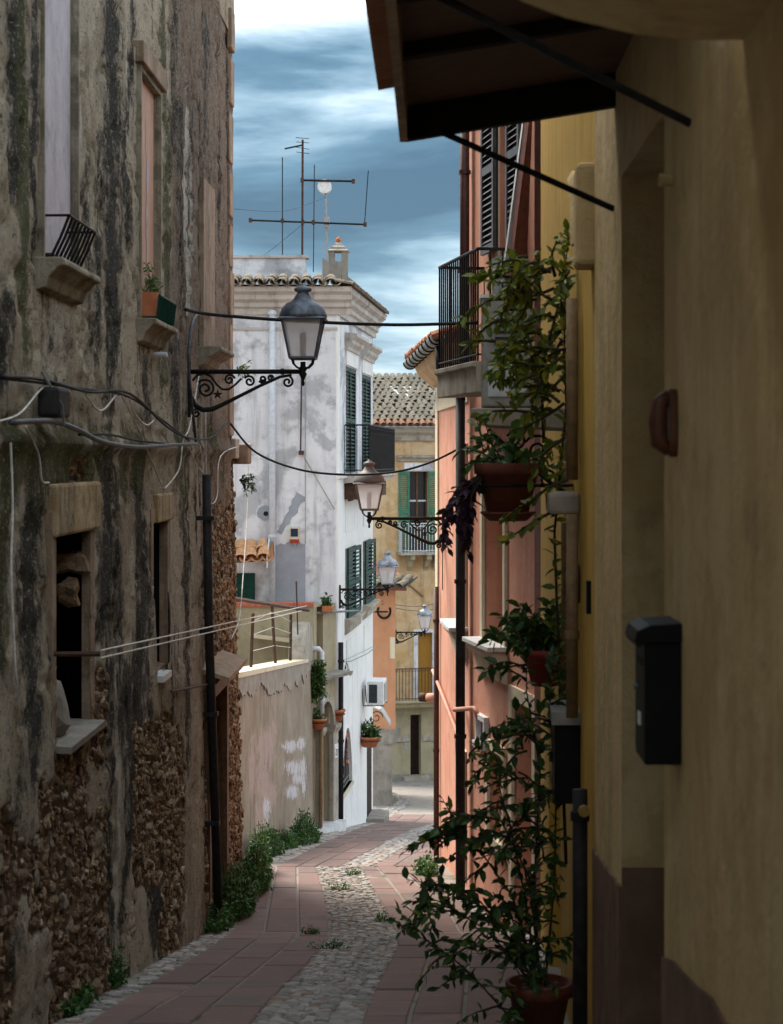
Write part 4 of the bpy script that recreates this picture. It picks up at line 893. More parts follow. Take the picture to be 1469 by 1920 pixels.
b = MB(); c_ = P(635, 473, d); b.lathe(c_, [(.26, 0), (.27, .02), (.17, .05), (.18, .08), (.10, .12), (.10, .14), (.05, .17)], 4, rot=math.pi/4); b.build('chimney_cap', M['sill_stone'], wh); b = MB(); b.lathe(c_+Vector((0, 0, .17)), [(.02, 0), (.048, .025), (.05, .05), (.03, .085), (.005, .1)], 10); b.build('chimney_ball', M['terracotta'], wh, True)
# windows of the street side
def cornice_cap(fr, h, parent, m='cornice', up=.42):
    z = h[3]+up; MB().prism(fr, [(0, z), (.06, z), (.07, z+.06), (.13, z+.12), (.14, z+.18), (.22, z+.24), (.22, z+.29), (0, z+.31)], h[0]-.18, h[1]+.18).build('window_hood', M[m], parent)
for h in (U1, U2_):
    cornice_cap(FWS, h, wh, up=.28); MB().box(FWS, h[0]-.1, h[1]+.1, 0, .03, h[3]+.02, h[3]+.28).build('frieze', M['white_side'], wh)
    MB().box(FWS, h[0], h[1], -.24, -.2, h[2], h[3]).build('window', M['window_glass'], wh); m_ = (h[0]+h[1])/2
    louvre(FWS, h[0], m_-.005, h[2], h[3], -.04, M['green_paint'], wh, pitch=.07); louvre(FWS, m_+.005, h[1], h[2], h[3], -.04, M['green_paint'], wh, pitch=.07)
for h in (L1, L2):
    MB().box(FWS, h[0], h[1], -.24, -.2, h[2], h[3]).build('window', M['window_glass'], wh); w2 = (h[1]-h[0])/2; dd = (FWS.n*.9-FWS.d*.5).normalized(); d2 = (FWS.n*.9+FWS.d*.5).normalized(); w2 = .3
    m_ = (h[0]+h[1])/2; f0 = FWS.pt(h[0], .03, 0); f1 = FWS.pt(m_-.03, .07, 0); f2 = FWS.pt(m_+.03, .03, 0); f3 = FWS.pt(h[1], .07, 0)
    for a_, e_ in ((f0, f1), (f2, f3)): f_ = Fr((a_.x, a_.y), (e_.x, e_.y)); louvre(f_, 0, f_.L, h[2]+.01, h[3], 0, M['green_paint'], wh, pitch=.07)
    MB().prism(FWS, [(0, h[2]), (.17, h[2]-.02), (.17, h[2]-.08), (.10, h[2]-.12), (.08, h[2]-.25), (0, h[2]-.3)][::-1], h[0]-.12, h[1]+.1).build('sill', M['sill_stone'], wh)
    MB().box(FWS, h[0]-.05, h[1]+.05, 0, .02, h[3]+.3, h[3]+1.0).build('panel', M['white_side'], wh); MB().box(FWS, h[0]+.1, h[1]-.1, 0, .02, h[2]-.95, h[2]-.42).build('panel', M['white_side'], wh)
zb_ = zs1
bl = MB().prism(FWS, [(0, zb_), (.48, zb_), (.48, zb_-.05), (.42, zb_-.08), (.40, zb_-.13), (0, zb_-.16)][::-1], 1.15, FWS.L-.05).build('balcony_slab', M['cornice'], wh)
MB().prism(FWS, [(0, zb_), (.09, zb_), (.07, zb_-.06), (0, zb_-.09)][::-1], -.02, 1.14).build('moulding', M['white_side'], wh)
for s_ in (1.7, 3.2, 4.8): MB().plate(FWS, [(s_, 0), (s_+.14, 0), (s_+.14, .01), (s_, .01)], 0, .01) and MB().prism(FWS, [(0, zb_-.16), (.38, zb_-.16), (.36, zb_-.24), (.2, zb_-.3), (.1, zb_-.48), (0, zb_-.5)][::-1], s_, s_+.16).build('corbel', M['brown_wood'], wh)
MB().box(FWS, 1.3, FWS.L-.3, 0, .30, zb_-.45, zb_-.17).build('bracket_board', M['rust'], wh)
railing(FWS, [(1.2, .02), (1.2, .45), (FWS.L-.1, .45), (FWS.L-.1, .02)], zb_+.01, .86, M['iron'], wh, .10)
for a_, c_ in ((4.3, FWS.L-.15),):
    for k_ in range(int((c_-a_)/.11)): MB().box(FWS, a_+k_*.11, a_+k_*.11+.075, .43, .44, zb_+.08, zb_+.70).build('board', M['dark_wood'], wh)
b = MB()
for i in range(40): b.tube([FWS.pt(1.3+i*.13+.05*math.cos(q*.9), .455, zb_+.77+.05*math.sin(q*.9)) for q in range(8)], .006, 4)
b.build('scrollwork', M['iron'], wh, kind='stuff')
# arched grille window, ground floor
cs = (AW[0]+AW[1])/2; rw = (AW[1]-AW[0])/2; MB().box(FWS, AW[0], AW[1], -.24, -.2, AW[2], AW[3]).build('window', M['shade_black'], wh)
b = MB(); n_ = 10; zA = AW[3]-rw*1.6
for sg in (0, 1):       # spandrels that round the opening
    pts = [(cs-math.cos(math.pi*i/2/n_)*rw, zA+math.sin(math.pi*i/2/n_)*rw*1.6) for i in range(n_+1)]; pts = [(2*cs-a_, z_) for a_, z_ in pts] if sg else pts; cx_ = AW[1] if sg else AW[0]; b.plate(FWS, (pts+[(cx_, AW[3]+.01)]) if not sg else (pts+[(cx_, AW[3]+.01)])[::-1], -.2, .004)
b.build('arch', M['white_side'], wh)
for i in range(7): s_ = AW[0]+rw*2*(i+.5)/7; MB().tube([FWS.pt(s_, -.06, AW[2]), FWS.pt(s_, -.06, zA+rw*1.6*math.sqrt(max(0, 1-((s_-cs)/rw)**2)))], .010, 5).build('grille_bar', M['iron'], wh)
for z_ in (AW[2]+.03, zA-.12, zA-.03, AW[2]+.12): MB().box(FWS, AW[0], AW[1], -.075, -.045, z_, z_+.02).build('grille_rail', M['zinc'], wh)
for s_, z_ in ((.25, .35), (.75, .5), (.3, .62), (.72, .72), (.2, 1.05), (.6, 1.15), (.45, 1.3), (.7, 1.0)): MB().rock(FWS.pt(AW[0]+rw*2*s_, -.045, AW[2]+z_*.82), FWS.d, Vector((0, 0, 1)), FWS.n, .07, .05, .025, .4).build('rosette', M['copper'], wh)
MB().box(FWS, AW[0]-.05, AW[1]+.05, -.1, .03, AW[2]-.06, AW[2]).build('sill', M['cream'], wh)
# front wall details
x0, x1 = P(514, 0, 34).x-FW.a.x, P(573, 0, 34).x-FW.a.x; z1 = P(0, 1020, 34).z
b = MB(); pts = [(x0, -3.0), (x1, -3.0), (x1, z1)]+[(x1-(x1-x0)*i/9, z1+random.uniform(-.05, .05)) for i in range(1, 9)]+[(x0, z1)]; b.plate(FW, pts, -.01, .012); b.build('cement_patch', M['grey_patch'], wh)
for (x0, y0), (x1, y1), w_ in (((524, 1000), (566, 928), .09),):
    a_, b_ = P(x0, y0, 34), P(x1, y1, 34); t = (b_-a_).normalized().cross(Vector((0, 1, 0))); side = [[], []]
    for k_ in range(14):
        p_ = a_.lerp(b_, k_/13)
        for sg in (0, 1): q_ = p_+t*(1 if sg else -1)*w_*(.55+.6*k_/13)*random.uniform(.6, 1.25); side[sg].append((q_.x-FW.a.x, q_.z))
    MB().plate(FW, side[0]+side[1][::-1], -.01, .006).build('cement_patch', M['grey_patch'], wh)
for x, y, r, m_ in ((542, 926, .10, 'white_front'), (497, 962, .13, 'grey_patch'),): MB().plate(FW, [(P(x, 0, 34).x-FW.a.x+math.cos(a)*r*random.uniform(.8, 1.15), P(0, y, 34).z+math.sin(a)*r*random.uniform(.8, 1.2)) for a in [i*.52 for i in range(12)]], -.01, .008).build('plaster_patch', M[m_], wh)
MB().tube([P(499, 963, 34)+Vector((0, .0, 0)), P(499, 963, 34)+Vector((0, -.012, 0))], .042, 14).build('vent_hole', M['shade_black'], wh)
zt_ = P(511, 585, 33.9); pipe('drainpipe', [zt_, P(511, 800, 33.9), P(511, 1140, 33.9)], .055, 'pvc_white', wh, [P(511, y, 33.9) for y in (795, 1005)]); MB().lathe(P(511, 590, 33.9), [(.075, 0), (.075, .03), (.05, .07), (.01, .08)], 12).build('pipe_cap', M['pvc_white'], wh)
MB().tube([P(566, 700, 33.92), P(564, 850, 33.92)], .014, 5).build('conduit', M['rust'], wh); MB().tube([P(573, 700, 33.97), P(573, 1020, 33.97)], .008, 4).build('conduit', M['grey_box'], wh); MB().box(AX, P(560, 0, 33.9).x, P(570, 0, 33.9).x, -33.99, -33.9, P(0, 853, 34).z, P(0, 845, 34).z).build('conduit_box', M['rust'], wh)
MB().tube([P(571, 858, 33.95), P(628, 955, 33.95)], .010, 4).build('conduit', M['sill_stone'], wh)
pipe('downpipe', [FWS.pt(.06, .08, P(0, 1205, 34).z), FWS.pt(.06, .08, gz(34.2)+.02)], .045, 'dark_pipe', wh, [FWS.pt(.06, .08, P(0, y, 34).z) for y in (1240, 1390)])
MB().hexa([FWS.pt(5.2, .0, gz(39.6)-.2), FWS.pt(6.3, .0, gz(40.4)-.2), FWS.pt(6.3, .36, gz(40.4)-.2), FWS.pt(5.2, .36, gz(39.6)-.2), FWS.pt(5.2, .0, gz(39.6)+.16), FWS.pt(6.3, .0, gz(39.6)+.15), FWS.pt(6.3, .36, gz(39.6)+.15), FWS.pt(5.2, .36, gz(39.6)+.16)]).build('doorstep', M['grey_stone'], wh, bevel=.015)
MB().box(FWS, 5.35, 6.2, -.0, .012, gz(39.6)+.15, P(0, 1395, 39).z).build('door', M['dark_wood'], wh)
# tiled porch at the left of the front
pr = thing('porch_roof', 'little tiled lean-to roof with orange clay tiles beside the white house', 'porch', P(485, 1055, 33.7)); rfm = MB(); a_ = P(440, 1056, 33.35); b_ = P(500, 1052, 33.35); c2 = P(505, 1024, 33.98); d2 = P(440, 1024, 33.98)
rfm.hexa([a_, b_, c2, d2, a_+Vector((0, 0, .03)), b_+Vector((0, 0, .03)), c2+Vector((0, 0, .03)), d2+Vector((0, 0, .03))]); rfm.build('deck', M['brown_wood'], pr)
to = tile_data(M['tile_orange'], .36, .11, .09); tiles(to, pr, a_+Vector((0, 0, .03)), b_-a_, d2-a_, 3, 2, .19, .3, .01, 2)
MB().plate(Fr((b_.x, b_.y), (c2.x, c2.y)), [(0, b_.z-.12), ((c2-b_).length*.95, c2.z-.1), ((c2-b_).length*.95, c2.z+.2), (0, b_.z+.1)], 0, .02).build('barge_board', M['pvc_white'], pr)
MB().box(AX, P(440, 0, 33.9).x, P(478, 0, 33.9).x, -33.99, -33.93, P(0, 1150, 33.9).z, P(0, 1075, 33.9).z).build('door', M['green_paint'], pr)
al = thing('alarm_box', 'small alarm box with dark solar panel and red base on the white front', 'alarm', P(552, 1005, 33.93)); x0, x1 = P(544, 0, 33.9).x, P(561, 0, 33.9).x
MB().box(AX, x0, x1, -33.99, -33.86, P(0, 1011, 33.9).z, P(0, 989, 33.9).z).build('case', M['cream'], al); MB().box(AX, x0+.015, x1-.015, -33.86, -33.852, P(0, 1006, 33.9).z, P(0, 991, 33.9).z).build('solar_panel', M['solar'], al); MB().box(AX, x0, x1, -33.99, -33.85, P(0, 1018, 33.9).z, P(0, 1011.3, 33.9).z).build('siren_base', M['red_plastic'], al)
# AC unit, clothes airer
FA = FWS; u, z, d = FWS.hit(679, 1325)
ac = thing('air_conditioner', 'white air conditioner unit hung on the white street wall', 'air conditioner', FWS.pt(u+.2, .2, z)); zt2 = P(0, 1277, d).z
MB().box(FWS, u-.05, u+.68, .10, .42, z+.04, zt2).build('case', M['plastic_white'], ac, bevel=.015); MB().box(FWS, u-.058, u-.05, .14, .30, z+.08, zt2-.06).build('side_grille', M['dark_grille'], ac); MB().box(FWS, u+.1, u+.6, .42, .43, z+.08, zt2-.06).build('front_grille', M['grey_box'], ac)
for s_ in (u, u+.6): MB().tube([FWS.pt(s_, .0, zt2-.15), FWS.pt(s_, .03, z+.02), FWS.pt(s_, .44, z+.02)], .014, 4).build('bracket', M['zinc'], ac)
ar = thing('clothes_airer', 'thin metal clothes airer with hanging pegs on the white street wall', 'airer', P(645, 1242, 34.6)); MB().tube([P(640, 1241, 34.4), P(658, 1240, 35.2), P(690, 1225, 37.5), P(705, 1213, 38.2)], .010, 5).build('arm', M['zinc'], ar); MB().tube([P(640, 1240, 34.4), P(668, 1228, 36.2), P(700, 1212, 38.2)], .006, 5).build('wire', M['zinc'], ar)
for x, y in ((648, 1252), (653, 1258), (645, 1262), (657, 1264)): MB().box(AX, P(x-1.2, 0, 34.6).x, P(x+1.2, 0, 34.6).x, -34.62, -34.59, P(0, y+3, 34.6).z, P(0, y-3, 34.6).z).build('peg', M['iron'], ar)
b = MB(); [b.tube([P(650, 1241, 34.6), P(x, y, 34.6)], .004, 4) for x, y in ((648, 1252), (653, 1258), (645, 1262), (660, 1266))]; b.build('strings', M['cable'], ar, kind='stuff')
wall_pot('terracotta pot with a leafy plant hung beside the portal arch', P(597, 1366, 33.0), .14, .17, 'leaf_mid', 10, .07, .22)
wall_pot('empty terracotta pot hung on the dark downpipe of the white house', P(631, 1352, 33.9), .15, .2)
wall_pot('pale terracotta bowl with bright green plants on the white street wall', P(693, 1400, 38.2), .22, .2, 'leaf_mid', 26, .09, .3)
bx = thing('flower_box', 'terracotta box with bright green plant on the terrace corner', 'flower pot', P(614, 1145, 33.4)); MB().box(AX, P(604, 0, 33.4).x, P(624, 0, 33.4).x, -33.5, -33.3, P(0, 1147, 33.4).z, P(0, 1136, 33.4).z).build('box', M['terracotta'], bx, bevel=.01)
plant(bx, [twig(P(random.uniform(606, 622), 1137, 33.4), (random.uniform(-.4, .4), random.uniform(-.4, .4), 1), random.uniform(.08, .2), 4) for _ in range(16)], 'leaf_mid', .07, 60, 60, 1.5)

# ================================================================ ANTENNAS
an = thing('aerial_mast', 'tall television aerial with long crossbars on the white house roof', 'aerial', P(568, 515, 35.5)); d = 35.5
for nm, pts, r in (('mast', [(567, 518), (568, 262)], .022), ('crossbar', [(470, 413), (685, 421)], .018), ('crossbar', [(566, 338), (663, 340)], .020), ('rod', [(530, 520), (530, 295)], .010), ('rod', [(588, 510), (590, 309)], .009), ('rod', [(684, 420), (691, 320)], .009), ('boom', [(534, 279), (568, 272)], .016), ('rod', [(555, 258), (580, 260)], .006), ('rod', [(556, 266), (580, 268)], .006), ('rod', [(556, 285), (580, 288)], .006), ('rod', [(556, 276), (580, 280)], .006)):
    MB().tube([P(x, y, d) for x, y in pts], r, 6).build(nm, M['rust' if nm == 'mast' else 'iron'], an)
for x, y in ((470, 413), (685, 421), (568, 417), (530, 414), (588, 417), (663, 340), (567, 338)): MB().box(AX, P(x-3, 0, d).x, P(x+3, 0, d).x, -d-.03, -d+.03, P(0, y+4, d).z, P(0, y-4, d).z).build('clamp', M['rust'], an)
ds = thing('dish_aerial', 'pale drum dish aerial on a thin pole beside the chimney', 'aerial', P(613, 490, 35.6)); MB().tube([P(614, 500, 35.6), P(611, 345, 35.6)], .018, 6).build('pole', M['grey_box'], ds); dsh = MB(); c_ = P(609, 350, 35.6); dsh.tube([c_+Vector((0, .09, 0)), c_+Vector((0, -.09, 0))], .125, 20); dsh.build('dish', M['plastic_white'], ds); MB().box(AX, P(608, 0, d).x, P(618, 0, d).x, -35.65, -35.52, P(0, 425, d).z, P(0, 406, d).z).build('amplifier', M['grey_box'], ds)
cable('thin aerial wire running down to the white parapet', [P(568, 420, 35.5), P(500, 475, 35.3), P(445, 505, 35.2)], .004)
cable('thin wire from the dish pole across the sky to the old house', [P(610, 370, 35.6), P(540, 395, 30), P(440, 392, 22.2)], .003)

# ================================================================ PEACH HOUSE
PD = 47.
FPH = Fr((-2.5, PD+1.2), ((742-CX)/FP*PD, PD)); FPS = Fr(((742-CX)/FP*PD, PD), ((742-CX)/FP*PD-.35, PD+6))
pe = thing('peach_house', 'narrow peach plastered house with grey stone base and tiled eave', 'house', (-.3, PD, gz(PD)))
zt_ = P(0, 1104, PD).z; zb1 = P(0, 1368, PD).z
b = MB(); wall(b, FPH, 0, FPH.L, zb1, zt_); wall(b, FPS, 0, FPS.L, zb1, zt_); b.quad(FPH.pt(0, 0, zt_), FPH.pt(FPH.L, 0, zt_), FPS.pt(FPS.L, 0, zt_), FPH.pt(0, -5, zt_)); b.build('wall', M['peach'], pe)
b = MB(); F2 = Fr((FPH.a.x, FPH.a.y), (FPH.pt(FPH.L-.0, 0, 0).x-.08, FPH.pt(FPH.L, 0, 0).y)); wall(b, F2, 0, F2.L, gz(PD)-.8, zb1); F3 = Fr((F2.pt(F2.L, 0, 0).x, F2.pt(F2.L, 0, 0).y), (FPS.pt(FPS.L, 0, 0).x-.1, FPS.pt(FPS.L, 0, 0).y)); wall(b, F3, 0, F3.L, gz(PD)-1.5, zb1); b.quad(F2.pt(0, 0, zb1), F2.pt(F2.L, 0, zb1), F3.pt(F3.L, 0, zb1), F2.pt(0, -4, zb1)); b.build('base', M['grey_stone'], pe)
MB().hexa([F2.pt(F2.L-.35, .02, zb1-.35), F2.pt(F2.L-.02, .02, zb1-.35), F2.pt(F2.L-.02, -.3, zb1-.35), F2.pt(F2.L-.35, -.3, zb1-.35), FPH.pt(FPH.L-.9, .02, zb1+.01), FPH.pt(FPH.L, .02, zb1+.01), FPH.pt(FPH.L, -.3, zb1+.01), FPH.pt(FPH.L-.9, -.3, zb1+.01)]).build('chamfer', M['grey_stone'], pe)
q = G(738, 1507); MB().rock(q+Vector((-.12, 0, .08)), Vector((1, 0, 0)), Vector((0, 1, 0)), Vector((0, 0, 1)), .28, .3, .16, .2).build('guard_stone', M['sill_stone'], pe)
MB().hexa([FPH.pt(0, .3, zt_), FPH.pt(FPH.L+.42, .3, zt_-.02), FPS.pt(FPS.L, .42, zt_), FPH.pt(0, -5, zt_), FPH.pt(0, .32, zt_+.05), FPH.pt(FPH.L+.44, .32, zt_+.05), FPS.pt(FPS.L, .44, zt_+.05), FPH.pt(0, -5, zt_+.3)]).build('eave', M['dark_terracotta'], pe)
ty = tile_data(M['tile_far'], .42, .11, .09); tiles(ty, pe, FPH.pt(FPH.L-1.0, .3, zt_+.05), FPH.d, -FPH.n+Vector((0, 0, .25)), 6, 2, .22, .32, .02, 2)
MB().box(FPH, FPH.L-.14, FPH.L-.01, 0, .012, P(0, 1235, PD).z, P(0, 1195, PD).z).build('plaster_patch', M['cream'], pe)
b = MB(); c_ = FPH.pt(FPH.L-.27, .06, P(0, 1146, PD).z); b.tube([c_+Vector((math.cos(a)*.15, 0, math.sin(a)*.17)) for a in [2.6+i*.35 for i in range(13)]], .03, 6); b.build('iron_hook', M['iron'], pe); MB().tube([P(697, 1147, 46.8), P(728, 1147, 46.8)], .02, 5).build('iron_bar', M['iron'], pe)
cnp = thing('door_canopy', 'small curved door canopy with scroll bracket beside the bowl planter', 'canopy', P(705, 1345, 41)); q0, q1 = P(693, 1318, 41.2), P(733, 1362, 41.2); arc = [q0.lerp(q1, i/8)+Vector((0, 0, .10*math.sin(math.pi*i/8))) for i in range(9)]
b = MB(); b.mesh([p for p in arc]+[p+Vector((0, 1.0, 0)) for p in arc]+[p+Vector((0, 0, -.03)) for p in arc]+[p+Vector((0, 1.0, -.03)) for p in arc], [[i, i+1, 10+i, 9+i] for i in range(8)]+[[18+i, 27+i, 28+i, 19+i] for i in range(8)]+[[i, 18+i, 19+i, i+1] for i in range(8)]); b.build('shell', M['grey_box'], cnp); MB().tube([P(695, 1345, 41.2)+Vector((p[0], 0, p[2])) for p in spiral(.12, .0, .14, 1.4, 0)], .010, 5).build('scroll', M['iron'], cnp)
MB().hexa([P(690, 1322, 40.7), P(712, 1332, 40.7), P(716, 1326, 41.4), P(692, 1316, 41.4), P(690, 1319, 40.7), P(712, 1329, 40.7), P(716, 1323, 41.4), P(692, 1313, 41.4)]).build('cover', M['plastic_white'], cnp)

# ================================================================ END HOUSE
ED = 57.5
FE = Fr((-1.6, ED-.2), (2.6, ED+.9)); ez = lambda y: P(0, y, ED).z
en = thing('end_house', 'ochre plastered house closing the alley under a mossy tiled roof', 'house', (.5, ED, gz(ED)))
EW = FE.rect(766, 805, 884, 972); EW = (EW[0], EW[1], P(0, 1036, ED).z+.02, EW[3]); EDo = FE.rect(784, 811, 1186, 1305); ED2 = FE.rect(770, 790, 1340, 1475); ED2 = (ED2[0], ED2[1], gz(57.5)-.05, ED2[3]); zfl = ez(1322); zeave = ez(800)
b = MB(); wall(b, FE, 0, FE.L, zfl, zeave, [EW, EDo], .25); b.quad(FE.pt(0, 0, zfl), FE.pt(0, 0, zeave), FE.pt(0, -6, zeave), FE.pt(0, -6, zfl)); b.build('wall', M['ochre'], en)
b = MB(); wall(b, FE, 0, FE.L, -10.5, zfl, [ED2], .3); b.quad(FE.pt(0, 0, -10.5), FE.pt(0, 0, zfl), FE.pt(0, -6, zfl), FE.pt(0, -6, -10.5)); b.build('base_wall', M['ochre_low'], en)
MB().prism(FE, [(0, zeave-.42), (.08, zeave-.40), (.10, zeave-.25), (.22, zeave-.16), (.26, zeave-.02), (0, zeave)], -.1, FE.L).build('cornice', M['sill_stone'], en)
up = (-FE.n+Vector((0, 0, .42))).normalized(); rl = 4.2
rf = MB().quad(FE.pt(-.2, .4, zeave), FE.pt(FE.L, .4, zeave), FE.pt(FE.L, .4, zeave)+up*rl, FE.pt(1.6, .4, zeave)+up*rl).build('roof', M['tile_far'], en)
tf = tile_data(M['tile_far'], .44, .095, .075); tfr = tile_data(M['tile_edge'], .40, .095, .075)
tiles(tfr, rf, FE.pt(-.2, .42, zeave+.02), FE.d, up, 20, 1, .2, .3, .01, 1)
for j in range(1, 13):
    s0_ = -.2+1.8*j/13; tiles(tf, rf, FE.pt(s0_, .42, zeave+.02)+up*(.31*j), FE.d, up, int((3.6-s0_)/.2), 1, .2, .31, .03)
e0, e1 = FE.pt(-.25, .4, zeave+.05), FE.pt(1.55, .4, zeave+.06)+up*rl
for j in range(11): c_ = e0.lerp(e1, j/11); a_ = (e1-e0).normalized(); n_ = Vector((0, 0, 1)); n_ = (n_-a_*n_.dot(a_)).normalized(); inst('ridge_tile', tfr, rf, basis(a_.cross(n_), a_, n_, c_+n_*.05))
o0 = FE.pt(2.15, .4, zeave+.09)+up*2.2; MB().mesh([o0, o0+FE.d*.8, o0+FE.d*.8+up*.9, o0+up*.9], [[0, 1, 2, 3]]).build('skylight', M['plastic_white'], rf)
MB().prism(FE, [(0, 0), (.05, .02), (.07, .08), (.16, .13), (.17, .18), (0, .2)], EW[0]-.35, EW[1]+.2).build('window_hood', M['sill_stone'], en).location.z = 0
bpy.data.objects[-1:] if False else None
for o in [q for q in en.children if q.name.startswith('window_hood')]: o.matrix_basis = Matrix.Translation((0, 0, ez(866)))
MB().box(FE, EW[0]-.12, EW[1]+.12, -.02, .012, EW[3]+.02, ez(868)).build('frieze', M['white_front'], en)
wn_ = MB().box(FE, EW[0], EW[1], -.27, -.24, EW[2], EW[3]).build('window', M['window_glass'], en)
for q in (0, .47, .94): s_ = EW[0]+(EW[1]-EW[0])*q; MB().box(FE, s_, s_+.045, -.24, -.20, EW[2], EW[3]).build('window_frame', M['brown_wood'], wn_)
for q in (.3, .62): z_ = EW[2]+(EW[3]-EW[2])*q; MB().box(FE, EW[0], EW[1], -.235, -.21, z_, z_+.05).build('glazing_bar', M['pvc_white'], wn_)
sw = .3
louvre(FE, EW[0]-sw, EW[0]+.03, EW[2], EW[3], .01, M['green_light'], en, pitch=.06); louvre(FE, EW[1]-.03, EW[1]+sw-.05, EW[2], EW[3], .012, M['green_light'], en, pitch=.06)
zb2 = ez(1036); MB().box(FE, EW[0]-.36, EW[1]+.6, .0, .52, zb2-.07, zb2).build('balcony_slab', M['sill_stone'], en)
railing(FE, [(EW[0]-.3, .02), (EW[0]-.3, .48), (EW[1]+.5, .48)], zb2, .84, M['pvc_white'], en, .085, .009)
for s_ in (EW[0]-.05, EW[0]+.45, EW[1]+.1): MB().prism(FE, [(0, zb2-.07), (.46, zb2-.07), (.44, zb2-.2), (.25, zb2-.26), (.16, zb2-.42), (.06, zb2-.46), (0, zb2-.55)][::-1], s_, s_+.14).build('corbel', M['ochre_low'], en)
MB().box(FE, EDo[0], EDo[1], -.24, -.2, EDo[2]-.1, EDo[3]).build('door', M['yellow_blind'], en)
z_ = EDo[2]
while z_ < EDo[3]-.03: MB().box(FE, EDo[0], EDo[1], -.2, -.185, z_, z_+.058).build('blind_slat', M['yellow_blind'], en); z_ += .068
for q in ((EDo[0]-.13, EDo[0]), (EDo[1], EDo[1]+.08)): MB().box(FE, *q, -.1, .02, EDo[2]-.2, EDo[3]).build('door_surround', M['white_front'], en)
MB().box(FE, EDo[0]-.13, EDo[1]+.08, -.1, .022, EDo[3], EDo[3]+.1).build('door_surround', M['white_front'], en)
zb3 = ez(1312); MB().prism(FE, [(0, zb3), (.62, zb3), (.62, zb3-.06), (.5, zb3-.12), (.44, zb3-.22), (0, zb3-.25)][::-1], .35, FE.L).build('balcony_slab', M['ochre_low'], en)
railing(FE, [(.4, .02), (.4, .56), (FE.L-.3, .56)], zb3, .92, M['rust'], en, .095, .010)
b = MB()
for i in range(60): b.tube([FE.pt(.45+i*.06+.03*math.cos(q*1.0), .565, zb3+.86+.03*math.sin(q)) for q in range(7)], .006, 4)
b.build('scrollwork', M['rust'], en, kind='stuff')
MB().box(FE, ED2[0], ED2[1], -.3, -.26, ED2[2], ED2[3]).build('door', M['dark_wood'], en)
for i in range(4):
    for j in range(2): h_ = (ED2[3]-ED2[2])/4; w_ = (ED2[1]-ED2[0])/2; MB().box(FE, ED2[0]+j*w_+.04, ED2[0]+(j+1)*w_-.03, -.26, -.245, ED2[2]+i*h_+.05, ED2[2]+(i+1)*h_-.05).build('door_panel', M['dark_wood'], en)
MB().box(FE, ED2[0]-.25, ED2[1]+.2, -.3, .28, gz(57.5)-.3, gz(57.3)+.08).build('doorstep', M['sill_stone'], en)
for s0_, s1_ in ((0, ED2[0]-.05), (ED2[1]+.05, FE.L)): MB().prism(FE, [(0, ez(1395)), (.05, ez(1393)), (.05, ez(1386)), (0, ez(1384))][::-1], s0_, s1_).build('string_course', M['sill_stone'], en); MB().box(FE, s0_, s1_, 0, .05, -10.5, ez(1455)).build('plinth', M['grey_stone'], en)
MB().box(FE, .15, .75, -.0, .01, gz(57)-.2, ez(1350)).build('door', M['dark_wood'], en)
MB().box(FE, ED2[0]-.2, ED2[0]-.1, 0, .02, ez(1408), ez(1380)).build('intercom', M['grey_box'], en)
cable('thick old cable drooping across the ochre end house', [FE.pt(.6, .03, ez(1040)), FE.pt(1.2, .03, ez(1060)), FE.pt(1.9, .03, ez(1085)), FE.pt(2.6, .03, ez(1120))], .03, 'bamboo')
# houses far behind
fb = thing('distant_house', 'pale concrete roof block far behind the tiled roof', 'house', P(740, 760, 85)); d = 85.
MB().box(AX, P(703, 0, d).x, P(738, 0, d).x, -d-.0, -d+2, P(0, 790, d).z, P(0, 714, d).z).build('wall', M['white_side'], fb); MB().box(AX, P(738, 0, d).x+.01, P(800, 0, d).x, -d-1.2, -d+2, P(0, 790, d).z, P(0, 711, d).z).build('wall', M['white_front'], fb); MB().box(AX, P(690, 0, d).x, P(701, 0, d).x, -d-3, -d+1, P(0, 790, d).z, P(0, 722, d).z).build('wall', M['white_side'], fb)

# ================================================================ SALMON HOUSE (right, two facets)
J = (.79, 20.3); FSF = Fr((.56, 24.5), J); FSN = Fr(J, (1.35, 17.0))
sa = thing('salmon_house', 'salmon pink house bending along the alley with cream trim', 'house', (1.0, 20.5, gz(20.5)))
zE = .92; ZT = 4.0
F1 = FSF.rect(861, 876, 848, 1168); F2w = FSF.rect(864, 876, 1400, 1640)
N1 = FSN.rect(909, 948, 880, 1203); N2 = FSN.rect(919, 945, 1410, 1570); N3 = FSN.rect(965, 1003, 1320, 1760); N3 = (N3[0], N3[1], gz(18)-.1, N3[3]); N4 = FSN.rect(902, 915, 1350, 1392); B1 = FSN.rect(939, 959, 215, 690); B1 = (B1[0], B1[1], .88, 3.25)
b = MB(); wall(b, FSF, 0, FSF.L, -6, zE, [F1], .2); wall(b, FSN, 0, FSN.L, -6, ZT, [N1, N2, N3, N4, B1], .22)
e = FSF.pt(0, 0, 0); b.quad((e.x, e.y, -6), (e.x, e.y, zE), (e.x+4, e.y+.2, zE), (e.x+4, e.y+.2, -6)); e = FSN.pt(0, 0, 0); b.quad((e.x, e.y, zE-.5), (e.x+4, e.y+.1, zE-.5), (e.x+4, e.y+.1, ZT), (e.x, e.y, ZT)); e2 = FSN.pt(FSN.L, 0, 0)
b.quad((e.x, e.y, ZT), (e2.x, e2.y, ZT), (e2.x+4, e2.y, ZT), (e.x+4, e.y+.1, ZT)); b.quad((e2.x, e2.y, -6), (e2.x, e2.y, ZT), (e2.x+4, e2.y, ZT), (e2.x+4, e2.y, -6)); b.build('wall', M['salmon'], sa)
